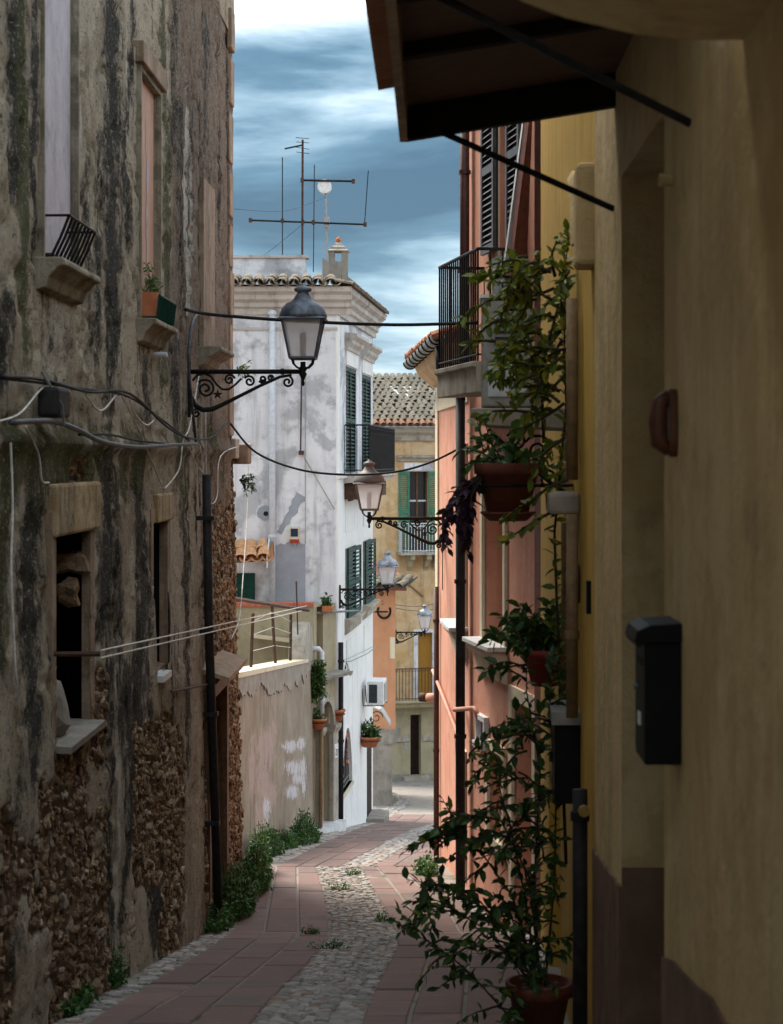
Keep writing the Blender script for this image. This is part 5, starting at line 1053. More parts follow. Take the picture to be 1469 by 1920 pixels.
MB().box(FSF, -.02, .34, -.3, .022, -5.6, zE-.1).build('quoin_strip', M['cream'], sa); MB().box(FSF, .345, FSF.L-.02, -.01, .020, zE-.34, zE-.02).build('frieze', M['cream'], sa)
def trim(fr, h, m, parent, w=.09, n=.03, deep=.2, glass='cream', bottom=False):
    MB().box(fr, h[0]-.01, h[1]+.01, -deep-.03, -deep, h[2], h[3]).build('window', M[glass], parent)
    for q in ((h[0]-w, h[0]), (h[1], h[1]+w)): MB().box(fr, *q, -.02, n, h[2], h[3]).build('window_frame', M[m], parent)
    MB().box(fr, h[0]-w, h[1]+w, -.02, n+.003, h[3], h[3]+w).build('window_frame', M[m], parent)
    if bottom: MB().box(fr, h[0]-w, h[1]+w, -.02, n+.03, h[2]-w, h[2]).build('sill', M[m], parent)
def corbel_sill(fr, h, parent, pr=.2, ov=.13):
    z = h[2]; MB().box(fr, h[0]-ov, h[1]+ov, -.2, pr, z-.045, z).build('sill', M['marble'], parent, bevel=.006)
    MB().prism(fr, [(0, z-.05), (pr-.03, z-.05), (pr-.05, z-.11), (pr-.09, z-.14), (.07, z-.26), (.05, z-.34), (0, z-.36)][::-1], h[0]-ov+.04, h[1]+ov-.04).build('sill_corbel', M['cream'], parent)
trim(FSF, F1, 'cream', sa); corbel_sill(FSF, F1, sa); trim(FSN, N1, 'cream', sa); corbel_sill(FSN, N1, sa)
trim(FSN, N2, 'cream', sa, glass='ochre_low', bottom=True); trim(FSN, N3, 'cream', sa, w=.12, glass='cream'); trim(FSN, N4, 'marble', sa, w=.05, n=.05, glass='dark_grille', bottom=True)
MB().box(FSF, F2w[0], F2w[1], -.02, .02, F2w[2], F2w[3]).build('panel', M['cream'], sa)
MB().box(FSN, FSN.L-.34, FSN.L-.03, -.02, .05, -5.2, ZT-.2).build('pilaster', M['dark_terracotta'], sa)
# eave: coved soffit, gutter, tiles
MB().prism(FSF, [(0, zE-.04), (.06, zE-.02), (.13, zE+.04), (.22, zE+.13), (.26, zE+.22), (.28, zE+.26), (-.4, zE+.26)][::-1], -.28, FSF.L-.02).build('soffit', M['ochre'], sa)
g = MB(); zg = zE+.27; prof = [(.30+.075*math.cos(a), zg+.075*math.sin(a)) for a in [math.pi+i*math.pi/8 for i in range(9)]]; prof = prof+[(x_*1+(-.006 if x_ > .3 else .006), z_+.008) for x_, z_ in prof[::-1]]
gut = g.prism(FSF, [(n_+.02, z_) for n_, z_ in prof], -.34, FSF.L+.08, .06).build('gutter', M['zinc'], sa)
for i in range(9):
    s_ = -.2+i*(FSF.L+.1)/8; MB().tube([FSF.pt(s_, .32+.083*math.cos(a), zg+.012*i*.6+.083*math.sin(a)) for a in [math.pi+k*math.pi/7 for k in range(8)]], .008, 4).build('gutter_strap', M['dark_pipe'], gut)
rb = MB().quad(FSF.pt(-.34, .30, zE+.28), FSF.pt(FSF.L, .30, zE+.30), FSF.pt(FSF.L, -2.5, zE+1.3), FSF.pt(-.34, -2.5, zE+1.3)).build('roof', M['tile_red'], sa)
tr = tile_data(M['tile_red'], .42, .09, .07); tiles(tr, rb, FSF.pt(-.36, .34, zE+.29), FSF.d, -FSF.n+Vector((0, 0, .36)), 21, 3, .205, .33, .012, 2)
pipe('swan_neck', [FSF.pt(FSF.L-.1, .30, zg-.04), FSF.pt(FSF.L-.08, .29, zg-.28), FSF.pt(FSF.L-.05, .2, zg-.42), FSF.pt(FSF.L, .09, zg-.48), FSF.pt(FSF.L+.02, .08, zg-.6)], .045, 'dark_pipe', sa)
pipe('drainpipe', [FSN.pt(.0, .09, zg-.55), FSN.pt(.0, .09, gz(20.2))], .05, 'dark_pipe', sa, [FSN.pt(.0, .09, P(0, y, 20.3).z) for y in (1090, 1380, 1560)])
pipe('drainpipe', [FSN.pt(.12, .07, ZT-.2), FSN.pt(.12, .07, .9)], .05, 'brown_pipe', sa, [FSN.pt(.12, .07, z) for z in (2.9, 1.9)])
q = FSF.hit(826, 1100); pipe('drainpipe', [FSF.pt(q[0], .05, q[1]), FSF.pt(q[0], .05, gz(24.2))], .032, 'brown_pipe', sa, [FSF.pt(q[0], .05, P(0, y, 24.3).z) for y in (1160, 1400, 1575)])
pipe('gas_pipe', [FSF.pt(.1, .06, P(0, 1258, 24.3).z), FSF.pt(.35, .04, P(0, 1275, 24).z), FSF.pt(FSF.L*.75, .04, P(0, 1365, 21.5).z), FSF.pt(FSF.L*.8, .04, P(0, 1420, 21.2).z)], .022, 'copper_pipe', sa)
u, z, d = FSN.hit(905, 1345); pipe('gas_pipe', [FSF.pt(FSF.L-.35, .05, P(0, 1325, 20.6).z), FSN.pt(.1, .17, P(0, 1330, 20.2).z), FSN.pt(u-.1, .06, z+.08), FSN.pt(u, .04, z)], .024, 'copper_pipe', sa)
pipe('vent_pipe', [P(823, 1308, 24.45), P(803, 1308, 24.55)], .058, 'copper_pipe', sa); pipe('vent_guard', [P(803, 1308, 24.55), P(788, 1307, 24.6)], .056, 'rust', sa)
# balcony with shuttered door
zb = .87; b0, b1 = FSN.hit(897, 860, .0)[0]*0+.72, 2.55
MB().prism(FSN, [(0, zb), (.50, zb), (.50, zb-.05), (.47, zb-.06), (.47, zb-.28), (0, zb-.26)][::-1], b0, b1).build('balcony_slab', M['sill_stone'], sa, bevel=.01)
railing(FSN, [(b0+.02, .0), (b0+.02, .45), (b1-.02, .45), (b1-.02, .0)], zb, 1.0, M['iron'], sa, .095, .009)
MB().box(FSN, B1[0], B1[1], -.25, -.22, B1[2], B1[3]).build('window', M['window_glass'], sa)
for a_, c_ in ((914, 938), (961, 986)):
    r_ = FSN.rect(a_, c_, 300, 400); lv = louvre(FSN, r_[0], r_[1], 1.98, 3.6, .035, M['dark_shutter'], sa, pitch=.06); MB().box(FSN, r_[0]+.01, r_[1]-.01, .012, .032, 2.0, 3.58).build('shade_backing', M['shade_black'], lv)  # added near-black sheet paints the shade between the slats
for k_ in range(3): w_ = (B1[1]-B1[0]+.5)/3; MB().box(FSN, B1[0]-.1+k_*w_, B1[0]-.1+(k_+1)*w_-.015, .03, .06, zb+.02, 1.9).build('door_panel', M['dark_shutter'], sa)
for q in ((B1[0]-.14, B1[0]-.02), (B1[1]+.02, B1[1]+.14)): MB().box(FSN, *q, -.02, .018, B1[2], B1[3]+.12).build('window_frame', M['cream'], sa)
# white awning curtain rolled at the near end of the balcony wall
u, z, d = FSN.hit(1015, 300); aw = thing('rolled_awning', 'narrow white and brown canvas awning hanging beside the balcony shutters', 'awning', FSN.pt(FSN.L-.5, .1, 1.6)); x0 = FSN.L-.75
MB().hexa([FSN.pt(x0+.0, .10, 1.55), FSN.pt(x0+.1, .28, 1.55), FSN.pt(x0+.16, .28, 1.55), FSN.pt(x0+.06, .10, 1.55), FSN.pt(x0+.3, .10, 3.3), FSN.pt(x0+.45, .12, 3.3), FSN.pt(x0+.51, .12, 3.3), FSN.pt(x0+.36, .10, 3.3)]).build('canvas', M['plastic_white'], aw); MB().hexa([FSN.pt(x0+.12, .10, 1.5), FSN.pt(x0+.2, .26, 1.5), FSN.pt(x0+.36, .26, 1.5), FSN.pt(x0+.3, .1, 1.5), FSN.pt(x0+.4, .10, 3.3), FSN.pt(x0+.52, .12, 3.3), FSN.pt(x0+.7, .12, 3.3), FSN.pt(x0+.6, .10, 3.3)]).build('side_canvas', M['dark_terracotta'], aw)

# ================================================================ YELLOW HOUSE
FY = Fr((1.27, 16.95), (.887, 8.66))
ye = thing('yellow_house', 'mustard yellow house hidden behind the vine and pipes', 'house', FY.pt(4, 0, gz(12)))
b = MB(); dY = FY.rect(1030, 1052, 1300, 1700); dY = (dY[0], dY[1], gz(14)-.2, dY[3]); wall(b, FY, 0, FY.L, -5.2, 2.95, [dY], .2)
e = FY.pt(0, 0, 0); b.quad((e.x, e.y, -5.2), (e.x, e.y, 2.95), (e.x+4, e.y, 2.95), (e.x+4, e.y, -5.2)); e2 = FY.pt(FY.L, 0, 0); b.quad((e.x, e.y, 2.95), (e2.x, e2.y, 2.95), (e2.x+4, e2.y, 2.95), (e.x+4, e.y, 2.95)); b.build('wall', M['yellow'], ye)
MB().box(FY, dY[0], dY[1], -.24, -.2, dY[2], dY[3]).build('door', M['dark_terracotta'], ye)
for px, r, y0, y1 in ((1073, .030, 560, 900), (1073, .030, 965, 1345), (1060, .022, 980, 1345)):
    u = FY.hit(px, 860, .05)[0]; d = FY.hit(px, 860, .05)[2]; pipe('conduit', [FY.pt(u, .05, P(0, y0, d).z), FY.pt(u, .05, P(0, y1, d).z)], r, 'bamboo', ye, [FY.pt(u, .05, P(0, y, d).z) for y in (1190,) if y0 < y < y1])
u, _, d = FY.hit(1066, 860, .05); MB().box(FY, u-.25, u+.25, 0, .16, P(0, 962, d).z, P(0, 922, d).z).build('corbel', M['sill_stone'], ye, bevel=.02); MB().box(FY, u-.2, u+.28, 0, .13, P(0, 1490, d).z, P(0, 1345, d).z).build('meter_box', M['black_plastic'], ye, bevel=.01); MB().box(FY, u-.22, u+.3, 0, .145, P(0, 1345, d).z, P(0, 1322, d).z).build('box_lid', M['grey_box'], ye)
u, _, d = FY.hit(1088, 860, .06); pipe('drainpipe', [FY.pt(u, .06, P(0, 1480, d).z), FY.pt(u, .06, gz(d))], .034, 'dark_pipe', ye, [FY.pt(u, .06, P(0, 1530, d).z)])
MB().tube([FY.pt(u+.12, .05, P(0, 1510, d).z), FY.pt(u+.16, .05, P(0, 1510, d).z)], .025, 8).build('tap', M['brass'], ye)
for k_ in (0, 1): pts = [FY.pt(FY.L-1.35+.5*math.sin(a)*(.9), .02, 0)+Vector((0, 0, .95+.45*math.cos(a))) for a in [i*.2 for i in range(8)]]
b = MB(); b.tube(pts, .05, 6); b.build('arch_moulding', M['near_cream'], ye); MB().box(FY, FY.L-.34, FY.L-.06, -.02, .08, .85, 1.3).build('impost', M['near_cream'], ye, bevel=.02)
# box unit on its stone shelf
u, _, d = FY.hit(1062, 860); 
sh = MB().prism(FY, [(0, .29), (.56, .29), (.56, .25), (.50, .225), (.46, .19), (0, .17)][::-1], u-.65, u+.35).build('shelf', M['sill_stone'], ye, bevel=.006)
ab = thing('air_conditioner', 'grubby grey air conditioner on a stone shelf half hidden by the vine', 'air conditioner', FY.pt(u, .36, .29))
MB().box(FY, u-.42, u+.22, .20, .50, .30, .93).build('case', M['grey_box'], ab, bevel=.015); MB().box(FY, u-.43, u+.23, .19, .51, .93, .95).build('lid', M['plastic_white'], ab); MB().box(FY, u+.22, u+.23, .24, .46, .36, .56).build('side_panel', M['pvc_white'], ab)
for k_ in range(6): MB().box(FY, u+.22, u+.228, .28, .42, .62+k_*.035, .635+k_*.035).build('vent_slot', M['dark_grille'], ab)
ir = thing('iron_bracket', 'scrolled wrought iron bracket under the stone shelf behind the vine', 'bracket', FY.pt(u+.2, .1, .1))
for c_, r in (((.17, .05), .09), ((.3, .1), .06), ((.12, -.12), .06)): MB().tube([FY.pt(u+.3, c_[0]+p[0], c_[1]+p[2]) for p in spiral(0, 0, r, 1.6, .5)], .008, 5).build('scroll', M['iron'], ir)
MB().tube([FY.pt(u+.3, .01, -.2), FY.pt(u+.3, .1, -.14), FY.pt(u+.3, .3, .02), FY.pt(u+.3, .46, .17)], .012, 5).build('brace', M['iron'], ir)

# ================================================================ CREAM HOUSE (nearest, right)
FC = Fr((.882, 8.65), (.675, -1.2))
cr_ = thing('cream_house', 'cream plastered house with deep doorway and rough brown base', 'house', FC.pt(3, 0, gz(5.5)))
dc = FC.rect(1166, 1246, 330, 1700); dc = (dc[0], dc[1], -3.2, 1.05)
b = MB(); wall(b, FC, 0, FC.L, -4, 2.3, [dc], .45); e2 = FC.pt(FC.L, 0, 0); e = FC.pt(0, 0, 0); b.quad((e.x, e.y, 2.3), (e2.x, e2.y, 2.3), (e2.x+4, e2.y, 2.3), (e.x+4, e.y, 2.3)); b.quad((e2.x, e2.y, -4), (e2.x+4, e2.y, -4), (e2.x+4, e2.y, 2.3), (e2.x, e2.y, 2.3)); b.build('wall', M['near_cream'], cr_)
MB().box(FC, dc[0]-.02, dc[1]+.02, -.50, -.44, dc[2], dc[3]).build('door', M['dark_wood'], cr_)
def dz_(u): return gz(FC.pt(u, 0, 0).y)
for a_, c_ in ((0, dc[0]), (dc[1], FC.L-1)):
    MB().plate(FC, [(a_, dz_(a_)-.2), (c_, dz_(c_)-.2)]+[(c_+(a_-c_)*k/24, dz_(c_+(a_-c_)*k/24)+(.98 if a_ == 0 else .76)+.10*k/24+random.uniform(-.014, .014)) for k in range(25)], -.01, .010).build('dado', M['dado'], cr_)
MB().hexa([FC.pt(dc[0]+.001, -.44, -3.2), FC.pt(dc[0]+.014, -.44, -3.2), FC.pt(dc[0]+.014, .0, -3.2), FC.pt(dc[0]+.001, .0, -3.2), FC.pt(dc[0]+.001, -.44, -1.52), FC.pt(dc[0]+.014, -.44, -1.52), FC.pt(dc[0]+.014, .0, -1.52), FC.pt(dc[0]+.001, .0, -1.52)]).build('dado', M['dado'], cr_)
# stone balcony slab right above
u0 = 8.65-4.5
MB().prism(FC, [(0, .946), (.11, .946), (.25, .962), (.40, .998), (.50, 1.036), (.55, 1.08), (.56, 1.24), (0, 1.26)], u0, FC.L-.3).build('balcony_slab', M['near_cream'], cr_)
# tiled canopy on iron rods
cn = thing('tiled_canopy', 'dark timber door canopy with clay tiles and iron stay rods', 'canopy', FC.pt(2, .4, 1.25))
y0c, y1c = FC.hit(1155)[0], FC.hit(1300)[0]
def cz(n): return 1.485-.16*n
w0, w1 = -.02, .80
MB().hexa([FC.pt(y0c, w0, cz(w0)), FC.pt(y1c, w0, cz(w0)), FC.pt(y1c, w1, cz(w1)), FC.pt(y0c, w1, cz(w1)), FC.pt(y0c, w0, cz(w0)+.03), FC.pt(y1c, w0, cz(w0)+.03), FC.pt(y1c, w1, cz(w1)+.03), FC.pt(y0c, w1, cz(w1)+.03)]).build('soffit', M['canopy_soffit'], cn)
for s0_, s1_ in ((y0c-.06, y0c+.0), (y1c, y1c+.06), ((y0c+y1c)/2-.03, (y0c+y1c)/2+.03)):
    hb = .13 if s0_ != (y0c+y1c)/2-.03 else .05
    MB().hexa([FC.pt(s0_, w0, cz(w0)-hb), FC.pt(s1_, w0, cz(w0)-hb), FC.pt(s1_, w1, cz(w1)-hb), FC.pt(s0_, w1, cz(w1)-hb), FC.pt(s0_, w0, cz(w0)+.035), FC.pt(s1_, w0, cz(w0)+.035), FC.pt(s1_, w1, cz(w1)+.035), FC.pt(s0_, w1, cz(w1)+.035)]).build('beam', M['canopy_beam'], cn)
MB().box(FC, y0c-.06, y1c+.06, w1, w1+.03, cz(w1)-.13, cz(w1)+.04).build('fascia', M['pale_wood'], cn)
tc_ = tile_data(M['tile_red'], .40, .085, .07); tiles(tc_, cn, FC.pt(y0c-.1, w1+.08, cz(w1)+.05), FC.d, -FC.n+Vector((0, 0, .16)), 14, 3, .195, .3, .012, 3)
for u0, u1 in ((FC.hit(1152)[0], y0c-.02), (FC.hit(1296)[0], (y1c*.97+y0c*.03))):
    MB().tube([FC.pt(u0, 0, P(0, 392 if u0 < 1.5 else 232, FC.pt(u0, 0, 0).y).z), FC.pt(u1, .70, cz(.70)-.10)], .013, 6).build('stay_rod', M['iron'], cn)
# letter box, wall ornaments
u0, z0, d = FC.hit(1279, 1435); z1 = P(0, 1172, d).z; lb = thing('letter_box', 'black metal letter box with curved lid on the cream wall', 'letter box', FC.pt(u0-.1, .06, z0))
MB().plate(FC, [(u0-.26, z0+.02), (u0-.24, z0), (u0, z0), (u0, z1-.05), (u0-.26, z1-.05)], .0, .105).build('case', M['black_plastic'], lb, bevel=.006)
b = MB(); prof = [(0, z1-.05), (.10, z1-.05), (.125, z1-.065), (.135, z1-.045), (.125, z1-.015), (.09, z1), (0, z1+.005)]; b.prism(FC, prof, u0-.275, u0+.01); b.build('lid', M['black_plastic'], lb, bevel=.004)
MB().box(FC, u0-.21, u0-.05, .104, .107, z1-.12, z1-.10).build('slot', M['shade_black'], lb); MB().box(FC, u0-.15, u0-.10, .105, .11, z0+.10, z0+.135).build('name_tag', M['plastic_white'], lb); MB().tube([FC.pt(u0-.2, .10, z0+.2), FC.pt(u0-.2, .115, z0+.2)], .010, 10).build('lock', M['zinc'], lb)
def ornament(label, fr, px, ya, yb, w):
    u, z, d = fr.hit(px, (ya+yb)/2); h = (yb-ya)/FP*d; t = thing('wall_ornament', label, 'ornament', fr.pt(u, .02, z-h/2), 'glazed fittings on the right-hand walls')
    MB().plate(fr, [(u+math.cos(a)*w, z+math.copysign(abs(math.sin(a))**.6, math.sin(a))*h/2) for a in [i*math.pi/8 for i in range(16)]], .0, .025).build('backplate', M['glazed_brown'], t, bevel=.008)
    MB().tube([fr.pt(u, .02, z+h*.4), fr.pt(u, .05, z+h*.28), fr.pt(u, .055, z), fr.pt(u, .05, z-h*.28), fr.pt(u, .02, z-h*.4)], [.02, .026, .028, .026, .02], 8).build('grip', M['glazed_brown'], t, True)
ornament('glossy brown oval fitting on the cream wall above the letter box', FC, 1270, 728, 858, .032); ornament('small glossy brown oval fitting on the yellow wall', FY, 1088, 1058, 1132, .05)
MB().tube([FC.pt(FC.hit(1262)[0], .0, P(0, 335, 5.8).z), FC.pt(FC.hit(1262)[0], .04, P(0, 335, 5.8).z)], .02, 8).build('wall_hook', M['near_cream'], cr_)
MB().box(FY, FY.hit(1108)[0]-.04, FY.hit(1108)[0]+.04, 0, .02, P(0, 1145, 9.2).z, P(0, 1085, 9.2).z).build('door_bell', M['black_plastic'], ye)

# ================================================================ LANTERNS
u, z = LH(352, 697); lantern('big lantern on scrolled bracket on the old streaked house', FL.pt(u, .015, z), FL.n, 1.02, .80)
u, z, d = FSF.hit(834, 972)
M['lamp_cap2'] = simple('lamp_cap2', (.15, .125, .115), (.08, .075, .08), .6, .2, sc_=8)
lantern('lantern with pinkish cap on the salmon house', FSF.pt(u, .015, z), FSF.n, .87, .70, 'lamp_cap2')
M['lamp_cap3'] = simple('lamp_cap3', (.36, .38, .42), (.12, .13, .16), .5, .3, sc_=8)
u, z, d = FWS.hit(633, 1105); lantern('grey lantern on the corner of the white house beside green shutters', FWS.pt(u, .045, z), Vector((1, -.05, 0)), .82, .68, 'lamp_cap3')
lantern('small far lantern on the corner of the peach house', P(743, 1186, PD)+Vector((.0, .05, 0)), Vector((1, 0, 0)), .68, .68, 'lamp_cap3')

# ================================================================ CABLES on the old house and across the alley
def LP(px, py, n=.06): u, z = LH(px, py); return FL.pt(u, n+batter(z), z)
cable('thick twisted black cable strung from the old house to the balcony', [LP(335, 580), P(400, 590, 17.6), P(560, 602, 17.7), P(740, 609, 17.8), P(898, 605, 17.8)], .016)
cable('slack cable hanging from the old house corner to the salmon house', [LP(415, 795, .1), P(480, 848, 21.5), P(560, 880, 21.2), P(650, 890, 20.9), P(740, 885, 20.6), P(810, 866, 20.4), P(874, 834, 20.25)], .012)
cable('twisted dark cable looping along the old house wall', [LP(-20, 706), LP(60, 712), LP(150, 735), LP(228, 738), LP(300, 800), LP(345, 822), LP(385, 820), LP(415, 793)], .010)
cable('second dark strand of cable stapled along the old house', [LP(-20, 709, .05), LP(60, 718, .05), LP(150, 730, .05), LP(228, 744, .05), LP(290, 785, .05), LP(345, 826, .05)], .008)
cable('heavy grey steel rope along the old house ledge', [LP(-20, 792, .11), LP(60, 790, .11), LP(110, 805, .11), LP(160, 828, .11), LP(230, 838, .11), LP(300, 834, .11), LP(345, 832, .11)], .016, 'steel_rope', 'rope')
cable('thin wavy cable above the steel rope', [LP(120, 815, .09), LP(180, 815, .09), LP(230, 825, .09), LP(290, 832, .09)], .008)
cable('blue grey cable dropping past the lantern bracket', [LP(390, 590, .05), LP(355, 592, .06), LP(343, 640, .06), LP(342, 700, .06), LP(350, 780, .06), LP(356, 832, .06)], .014, 'steel_rope')
WG = 'white wires on the old house'
for lab, pts in (('white wire from the frame edge up to the meter box', [(-20, 790), (20, 775), (60, 730), (75, 728)]), ('white wire loop beside the meter box', [(88, 735), (110, 735), (125, 727), (100, 745), (90, 762)]), ('white wire loop below the first cable clip', [(148, 742), (165, 765), (180, 768), (203, 742)]),
                 ('long white wire loop in the middle of the wall', [(230, 745), (240, 775), (262, 797), (278, 785), (278, 770)]), ('white wire hanging in a bow to the small lintel', [(365, 695), (345, 800), (333, 825), (325, 880), (297, 917)]), ('white wire down beside the drainpipe head', [(363, 832), (370, 860), (371, 888)]), ('white wire bow right of the drainpipe', [(376, 770), (378, 900), (385, 942), (398, 930), (405, 855), (450, 835), (462, 832)]), ('thin grey wire slanting down to the small lintel', [(215, 742), (245, 800), (275, 870), (292, 910)]), ('thin wire beside the ruined window lintel', [(30, 800), (55, 850), (62, 900), (75, 905)]), ('white wire running down the frame edge', [(2, 830), (6, 950), (3, 1080), (12, 1280)]), ('thin wire crossing above the drainpipe head', [(345, 840), (358, 870), (372, 888)]), ('thin white wire down the rubble corner', [(458, 840), (456, 960), (448, 1080), (440, 1160), (425, 1198)])):
    cable(lab, [LP(*p, .05) for p in pts], .0065, 'wire_white', group=WG)
jb = thing('meter_box', 'dark grey junction box strapped to the old house wall', 'junction box', LP(72, 785, .0)); r_ = lrect(63, 87, 727, 783); MB().box(FL, r_[0], r_[1], .02, .14, r_[2], r_[3]).build('case', M['dark_pipe'], jb, bevel=.02); MB().tube([FL.pt(r_[0]-.02, .05, r_[3]+.08), FL.pt(r_[0]+.05, .15, r_[3]-.1), FL.pt(r_[0]+.1, .15, r_[2]-.04)], .008, 5).build('strap', M['zinc'], jb)
cl = thing('clothes_line', 'rusty iron arm with two white clothes lines stretched to the terrace', 'clothes line', LP(102, 1226, 0)); a_ = LP(102, 1226, 0); d = a_.y; e_ = P(188, 1226, d); MB().tube([a_, e_], .016, 5).build('arm', M['rust'], cl)
for dy, ty_ in ((-6, 1136), (8, 1143)): MB().tube([P(188, 1226+dy, d), P(575, ty_, 32.6)], .0065, 5).build('line', M['wire_white'], cl)
b = MB().tube([P(592, 1149, 33.2), P(672, 1145, 34.4)], .02, 6).build('line_pole', M['zinc'], cl)
for y0, y1, lab in ((1127, 1132, 'upper thin wire from the peach house to the end house'), (1132, 1142, 'lower slacker wire from the peach house to the end house')): cable(lab, [P(716, y0, 46.9), P(815, y1, 57)], .008, sag=.1, group='wires between the far houses')
cable('thin wire down from the salmon bracket lantern', [FSF.pt(FSF.hit(834, 1000)[0], .02, P(0, 1000, 24).z), FSF.pt(FSF.hit(833, 1100)[0], .02, P(0, 1100, 24).z)], .006)
sp = thing('wall_sprig', 'small leafy sprig growing from the old house corner', 'plant', LP(440, 690, .0)); plant(sp, [twig(FL.pt(FL.L-.02, .02, P(0, 700, 22).z), (random.uniform(.2, 1), -.3, random.uniform(0, 1)), .2, 4) for _ in range(6)], 'leaf_dark', .07, 50)
sp = thing('wall_sprig', 'small green sprig below the corner stone of the old house', 'plant', LP(442, 895, .0)); plant(sp, [twig(FL.pt(FL.L-.02, .06, P(0, 900, 22).z), (random.uniform(.3, 1), -.3, random.uniform(-.5, .6)), .2, 4) for _ in range(8)], 'leaf_mid', .06, 60)

# ================================================================ WEEDS at the foot of the walls
for (px, py, rx, ry, h, n_, lab) in ((402, 1742, .16, .5, .24, 1500, 'dark weeds by the foot of the black drainpipe'), (440, 1712, .20, .7, .42, 3200, 'bushy green weeds before the old doorway step'), (478, 1668, .14, .8, .46, 3000, 'tall weeds against the rubble corner of the old house'), (487, 1640, .12, .6, .55, 2000, 'bright green weeds just past the old house corner'), (500, 1604, .20, .8, .34, 2600, 'dark weeds at the near end of the tan wall'), (535, 1590, .18, .7, .24, 1800, 'low weeds along the middle of the tan wall'), (570, 1582, .22, .9, .44, 2600, 'big weed clump before the marble doorstep'), (205, 1850, .10, .25, .26, 800, 'leafy weed by the grey streak of the old wall'), (150, 1885, .08, .3, .12, 400, 'tiny weeds near the rubble of the old wall'), (122, 1905, .08, .2, .10, 300, 'sparse weeds at the bottom of the old wall'), (800, 1640, .12, .3, .22, 900, 'weeds at the corner of the salmon house')):
    clump('weed_clump', lab, G(px, py), rx, ry, h, n_, .045)

# ================================================================ VINE, HANGING POT, SHRUB on the right
def Q(px, py, d=10.4): return P(px, py, d)
vine = thing('climbing_vine', 'climbing vine with yellowish leaves over the air conditioner shelf', 'plant', Q(1062, 1600, 10.6))
tw = [[Q(1062, 1620, 10.6), Q(1050, 1300, 10.6), Q(1040, 1000, 10.5), Q(1062, 760, 10.4), Q(1058, 600, 10.4), Q(1065, 430, 10.4)], [Q(1020, 830, 10.4), Q(1015, 700, 10.3), Q(1050, 560, 10.3), Q(1060, 470, 10.3)]]
for i in range(56):
    px = random.uniform(985, 1070); py = random.uniform(480, 760); tw.append(twig(Q(px, py, random.uniform(10.0, 10.6)), (random.uniform(-1.1, .2), random.uniform(-.5, .3), random.uniform(-.5, .6)), random.uniform(.14, .34), 6, .7))
for px, py, L_ in ((930, 560, .2), (915, 600, .22), (940, 520, .2), (960, 500, .2), (910, 640, .15), (990, 780, .35), (1040, 820, .3), (1045, 900, .4), (1030, 960, .35), (1000, 500, .3), (870, 575, .12)): tw.append(twig(Q(px+20, py, 10.2), (-.7, -.1, random.uniform(-.3, .3)), L_, 6, .8))
plant(vine, tw, 'leaf_olive', .066, 72, 300, 1.4, r0=.010)
hp = thing('hanging_pot', 'dark terracotta pot held by a wall ring with trailing purple plant', 'flower pot', Q(952, 970, 10.7))
c_ = Q(953, 966, 10.7); pot_mesh(MB(), c_, .175, .28).build('pot', M['dark_terracotta'], hp, True); MB().lathe(c_, [(.15, .205), (.165, .235)], 18).build('soil', M['soil'], hp); MB().lathe(c_+Vector((0, 0, -.03)), [(.10, 0), (.14, .035), (.15, .04), (.15, .05), (.12, .05)], 18).build('saucer', M['dark_terracotta'], hp, True)
MB().tube([c_+Vector((math.cos(a)*.168, math.sin(a)*.168, .16)) for a in [i*math.pi/10 for i in range(21)]], .008, 5).build('ring', M['iron'], hp); MB().tube([c_+Vector((.17, 0, .16)), c_+Vector((.36, .05, .16)), c_+Vector((.37, .05, -.05))], .012, 5).build('bracket', M['iron'], hp)
plant(hp, [twig(c_+Vector((random.uniform(-.1, .1), random.uniform(-.1, .1), .24)), (random.uniform(-1, .6), random.uniform(-.6, .6), random.uniform(.5, 1.2)), random.uniform(.15, .34), 6, .9) for _ in range(20)], 'leaf_mid', .085, 38, 160, 1.6)
plant(hp, [twig(c_+Vector((-.13, random.uniform(-.1, .05), .22)), (-.4, random.uniform(-.3, .2), -.1), random.uniform(.3, .55), 8, 4., .4) for _ in range(9)], 'leaf_purple', .065, 70, 140, 1.5)
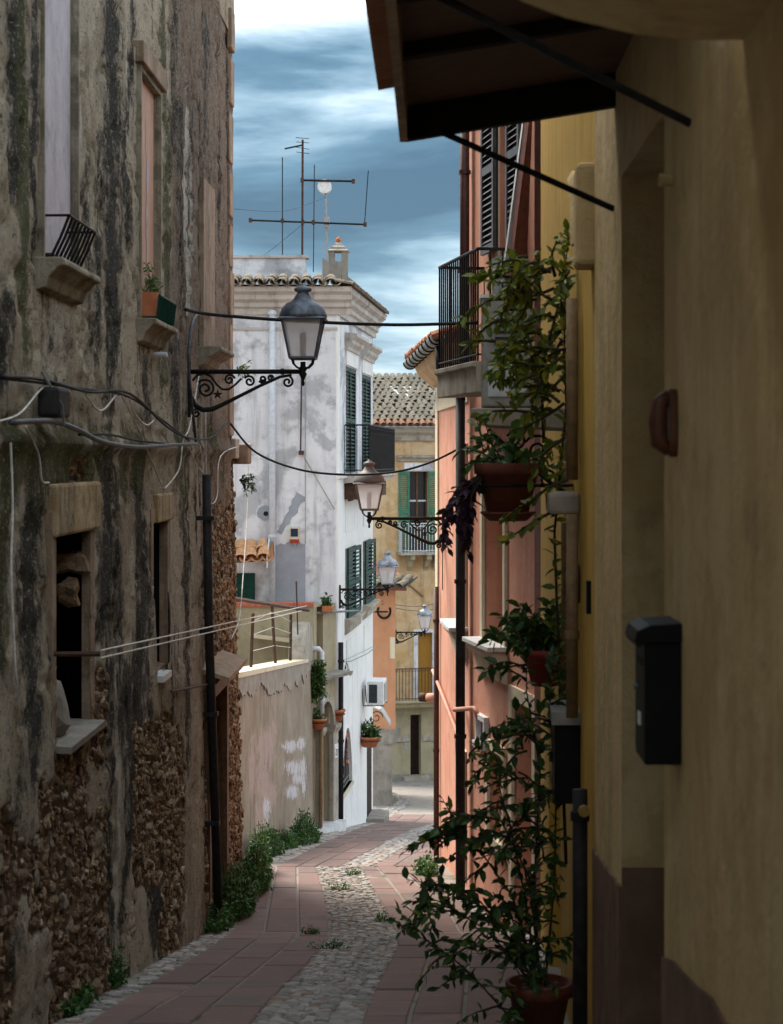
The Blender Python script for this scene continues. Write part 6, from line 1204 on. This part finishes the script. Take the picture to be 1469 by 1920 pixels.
# tall potted shrub
pb = Q(1012, 1925, 10.4); pb.z = gz(10.4); sb = thing('potted_shrub', 'tall leafy shrub in a brown pot against the yellow house', 'plant', pb)
pot_mesh(MB(), pb, .17, P(0, 1840, 10.4).z-pb.z).build('pot', M['dark_terracotta'], sb, True); top_ = P(1012, 1845, 10.4)
tw = []
def px_twig(pts, d=10.3, wob=.01): return [P(x, y, d+k*.0)+Vector((random.uniform(-wob, wob), random.uniform(-wob, wob)*4, random.uniform(-wob, wob))) for k, (x, y) in enumerate(pts)]
mains = [[(1010, 1850), (985, 1700), (960, 1560), (930, 1450), (895, 1400)], [(1015, 1850), (1005, 1650), (1010, 1450), (990, 1300), (985, 1200)], [(1020, 1850), (1040, 1650), (1045, 1480), (1030, 1330), (1040, 1230)], [(1005, 1850), (960, 1760), (900, 1690), (830, 1660), (760, 1650)], [(1000, 1850), (960, 1800), (905, 1740), (850, 1700), (790, 1690)], [(1000, 1895), (950, 1900), (880, 1820), (830, 1775), (760, 1745)], [(1012, 1850), (960, 1680), (900, 1590), (850, 1560), (830, 1585)], [(1012, 1850), (990, 1640), (940, 1540), (890, 1530), (860, 1560)]]
for m_ in mains:
    pts = px_twig(m_); tw.append(pts)
    for k in range(1, len(pts)):
        for j in range(4):
            t = random.random(); p = pts[k-1].lerp(pts[k], t); tw.append(twig(p, (random.uniform(-1, .5), random.uniform(-.7, .7), random.uniform(-.2, .9)), random.uniform(.12, .3), 5, .8))
for i in range(26): tw.append(twig(Q(random.uniform(960, 1050), random.uniform(1330, 1800), random.uniform(10.0, 10.5)), (random.uniform(-1, .6), random.uniform(-.5, .5), random.uniform(-.3, .8)), random.uniform(.15, .3), 5, .8))
plant(sb, tw, 'leaf_dark', .07, 46, 300, 1.4, r0=.007)
rh = thing('potted_shrub', 'compact glossy dark evergreen in a red pot hung on the yellow wall', 'plant', Q(1020, 1290, 10.9)); c_ = Q(1022, 1285, 10.9); pot_mesh(MB(), c_, .12, .2).build('pot', M['red_plastic'], rh, True); MB().tube([c_+Vector((.1, 0, .1)), c_+Vector((.3, .0, .1))], .012, 5).build('bracket', M['iron'], rh)
plant(rh, [twig(c_+Vector((random.uniform(-.06, .06), random.uniform(-.06, .06), .18)), (random.uniform(-.9, .5), random.uniform(-.6, .6), random.uniform(.4, 1)), random.uniform(.15, .32), 5, .2) for _ in range(26)], 'leaf_dark', .08, 110, 250, 1.3)
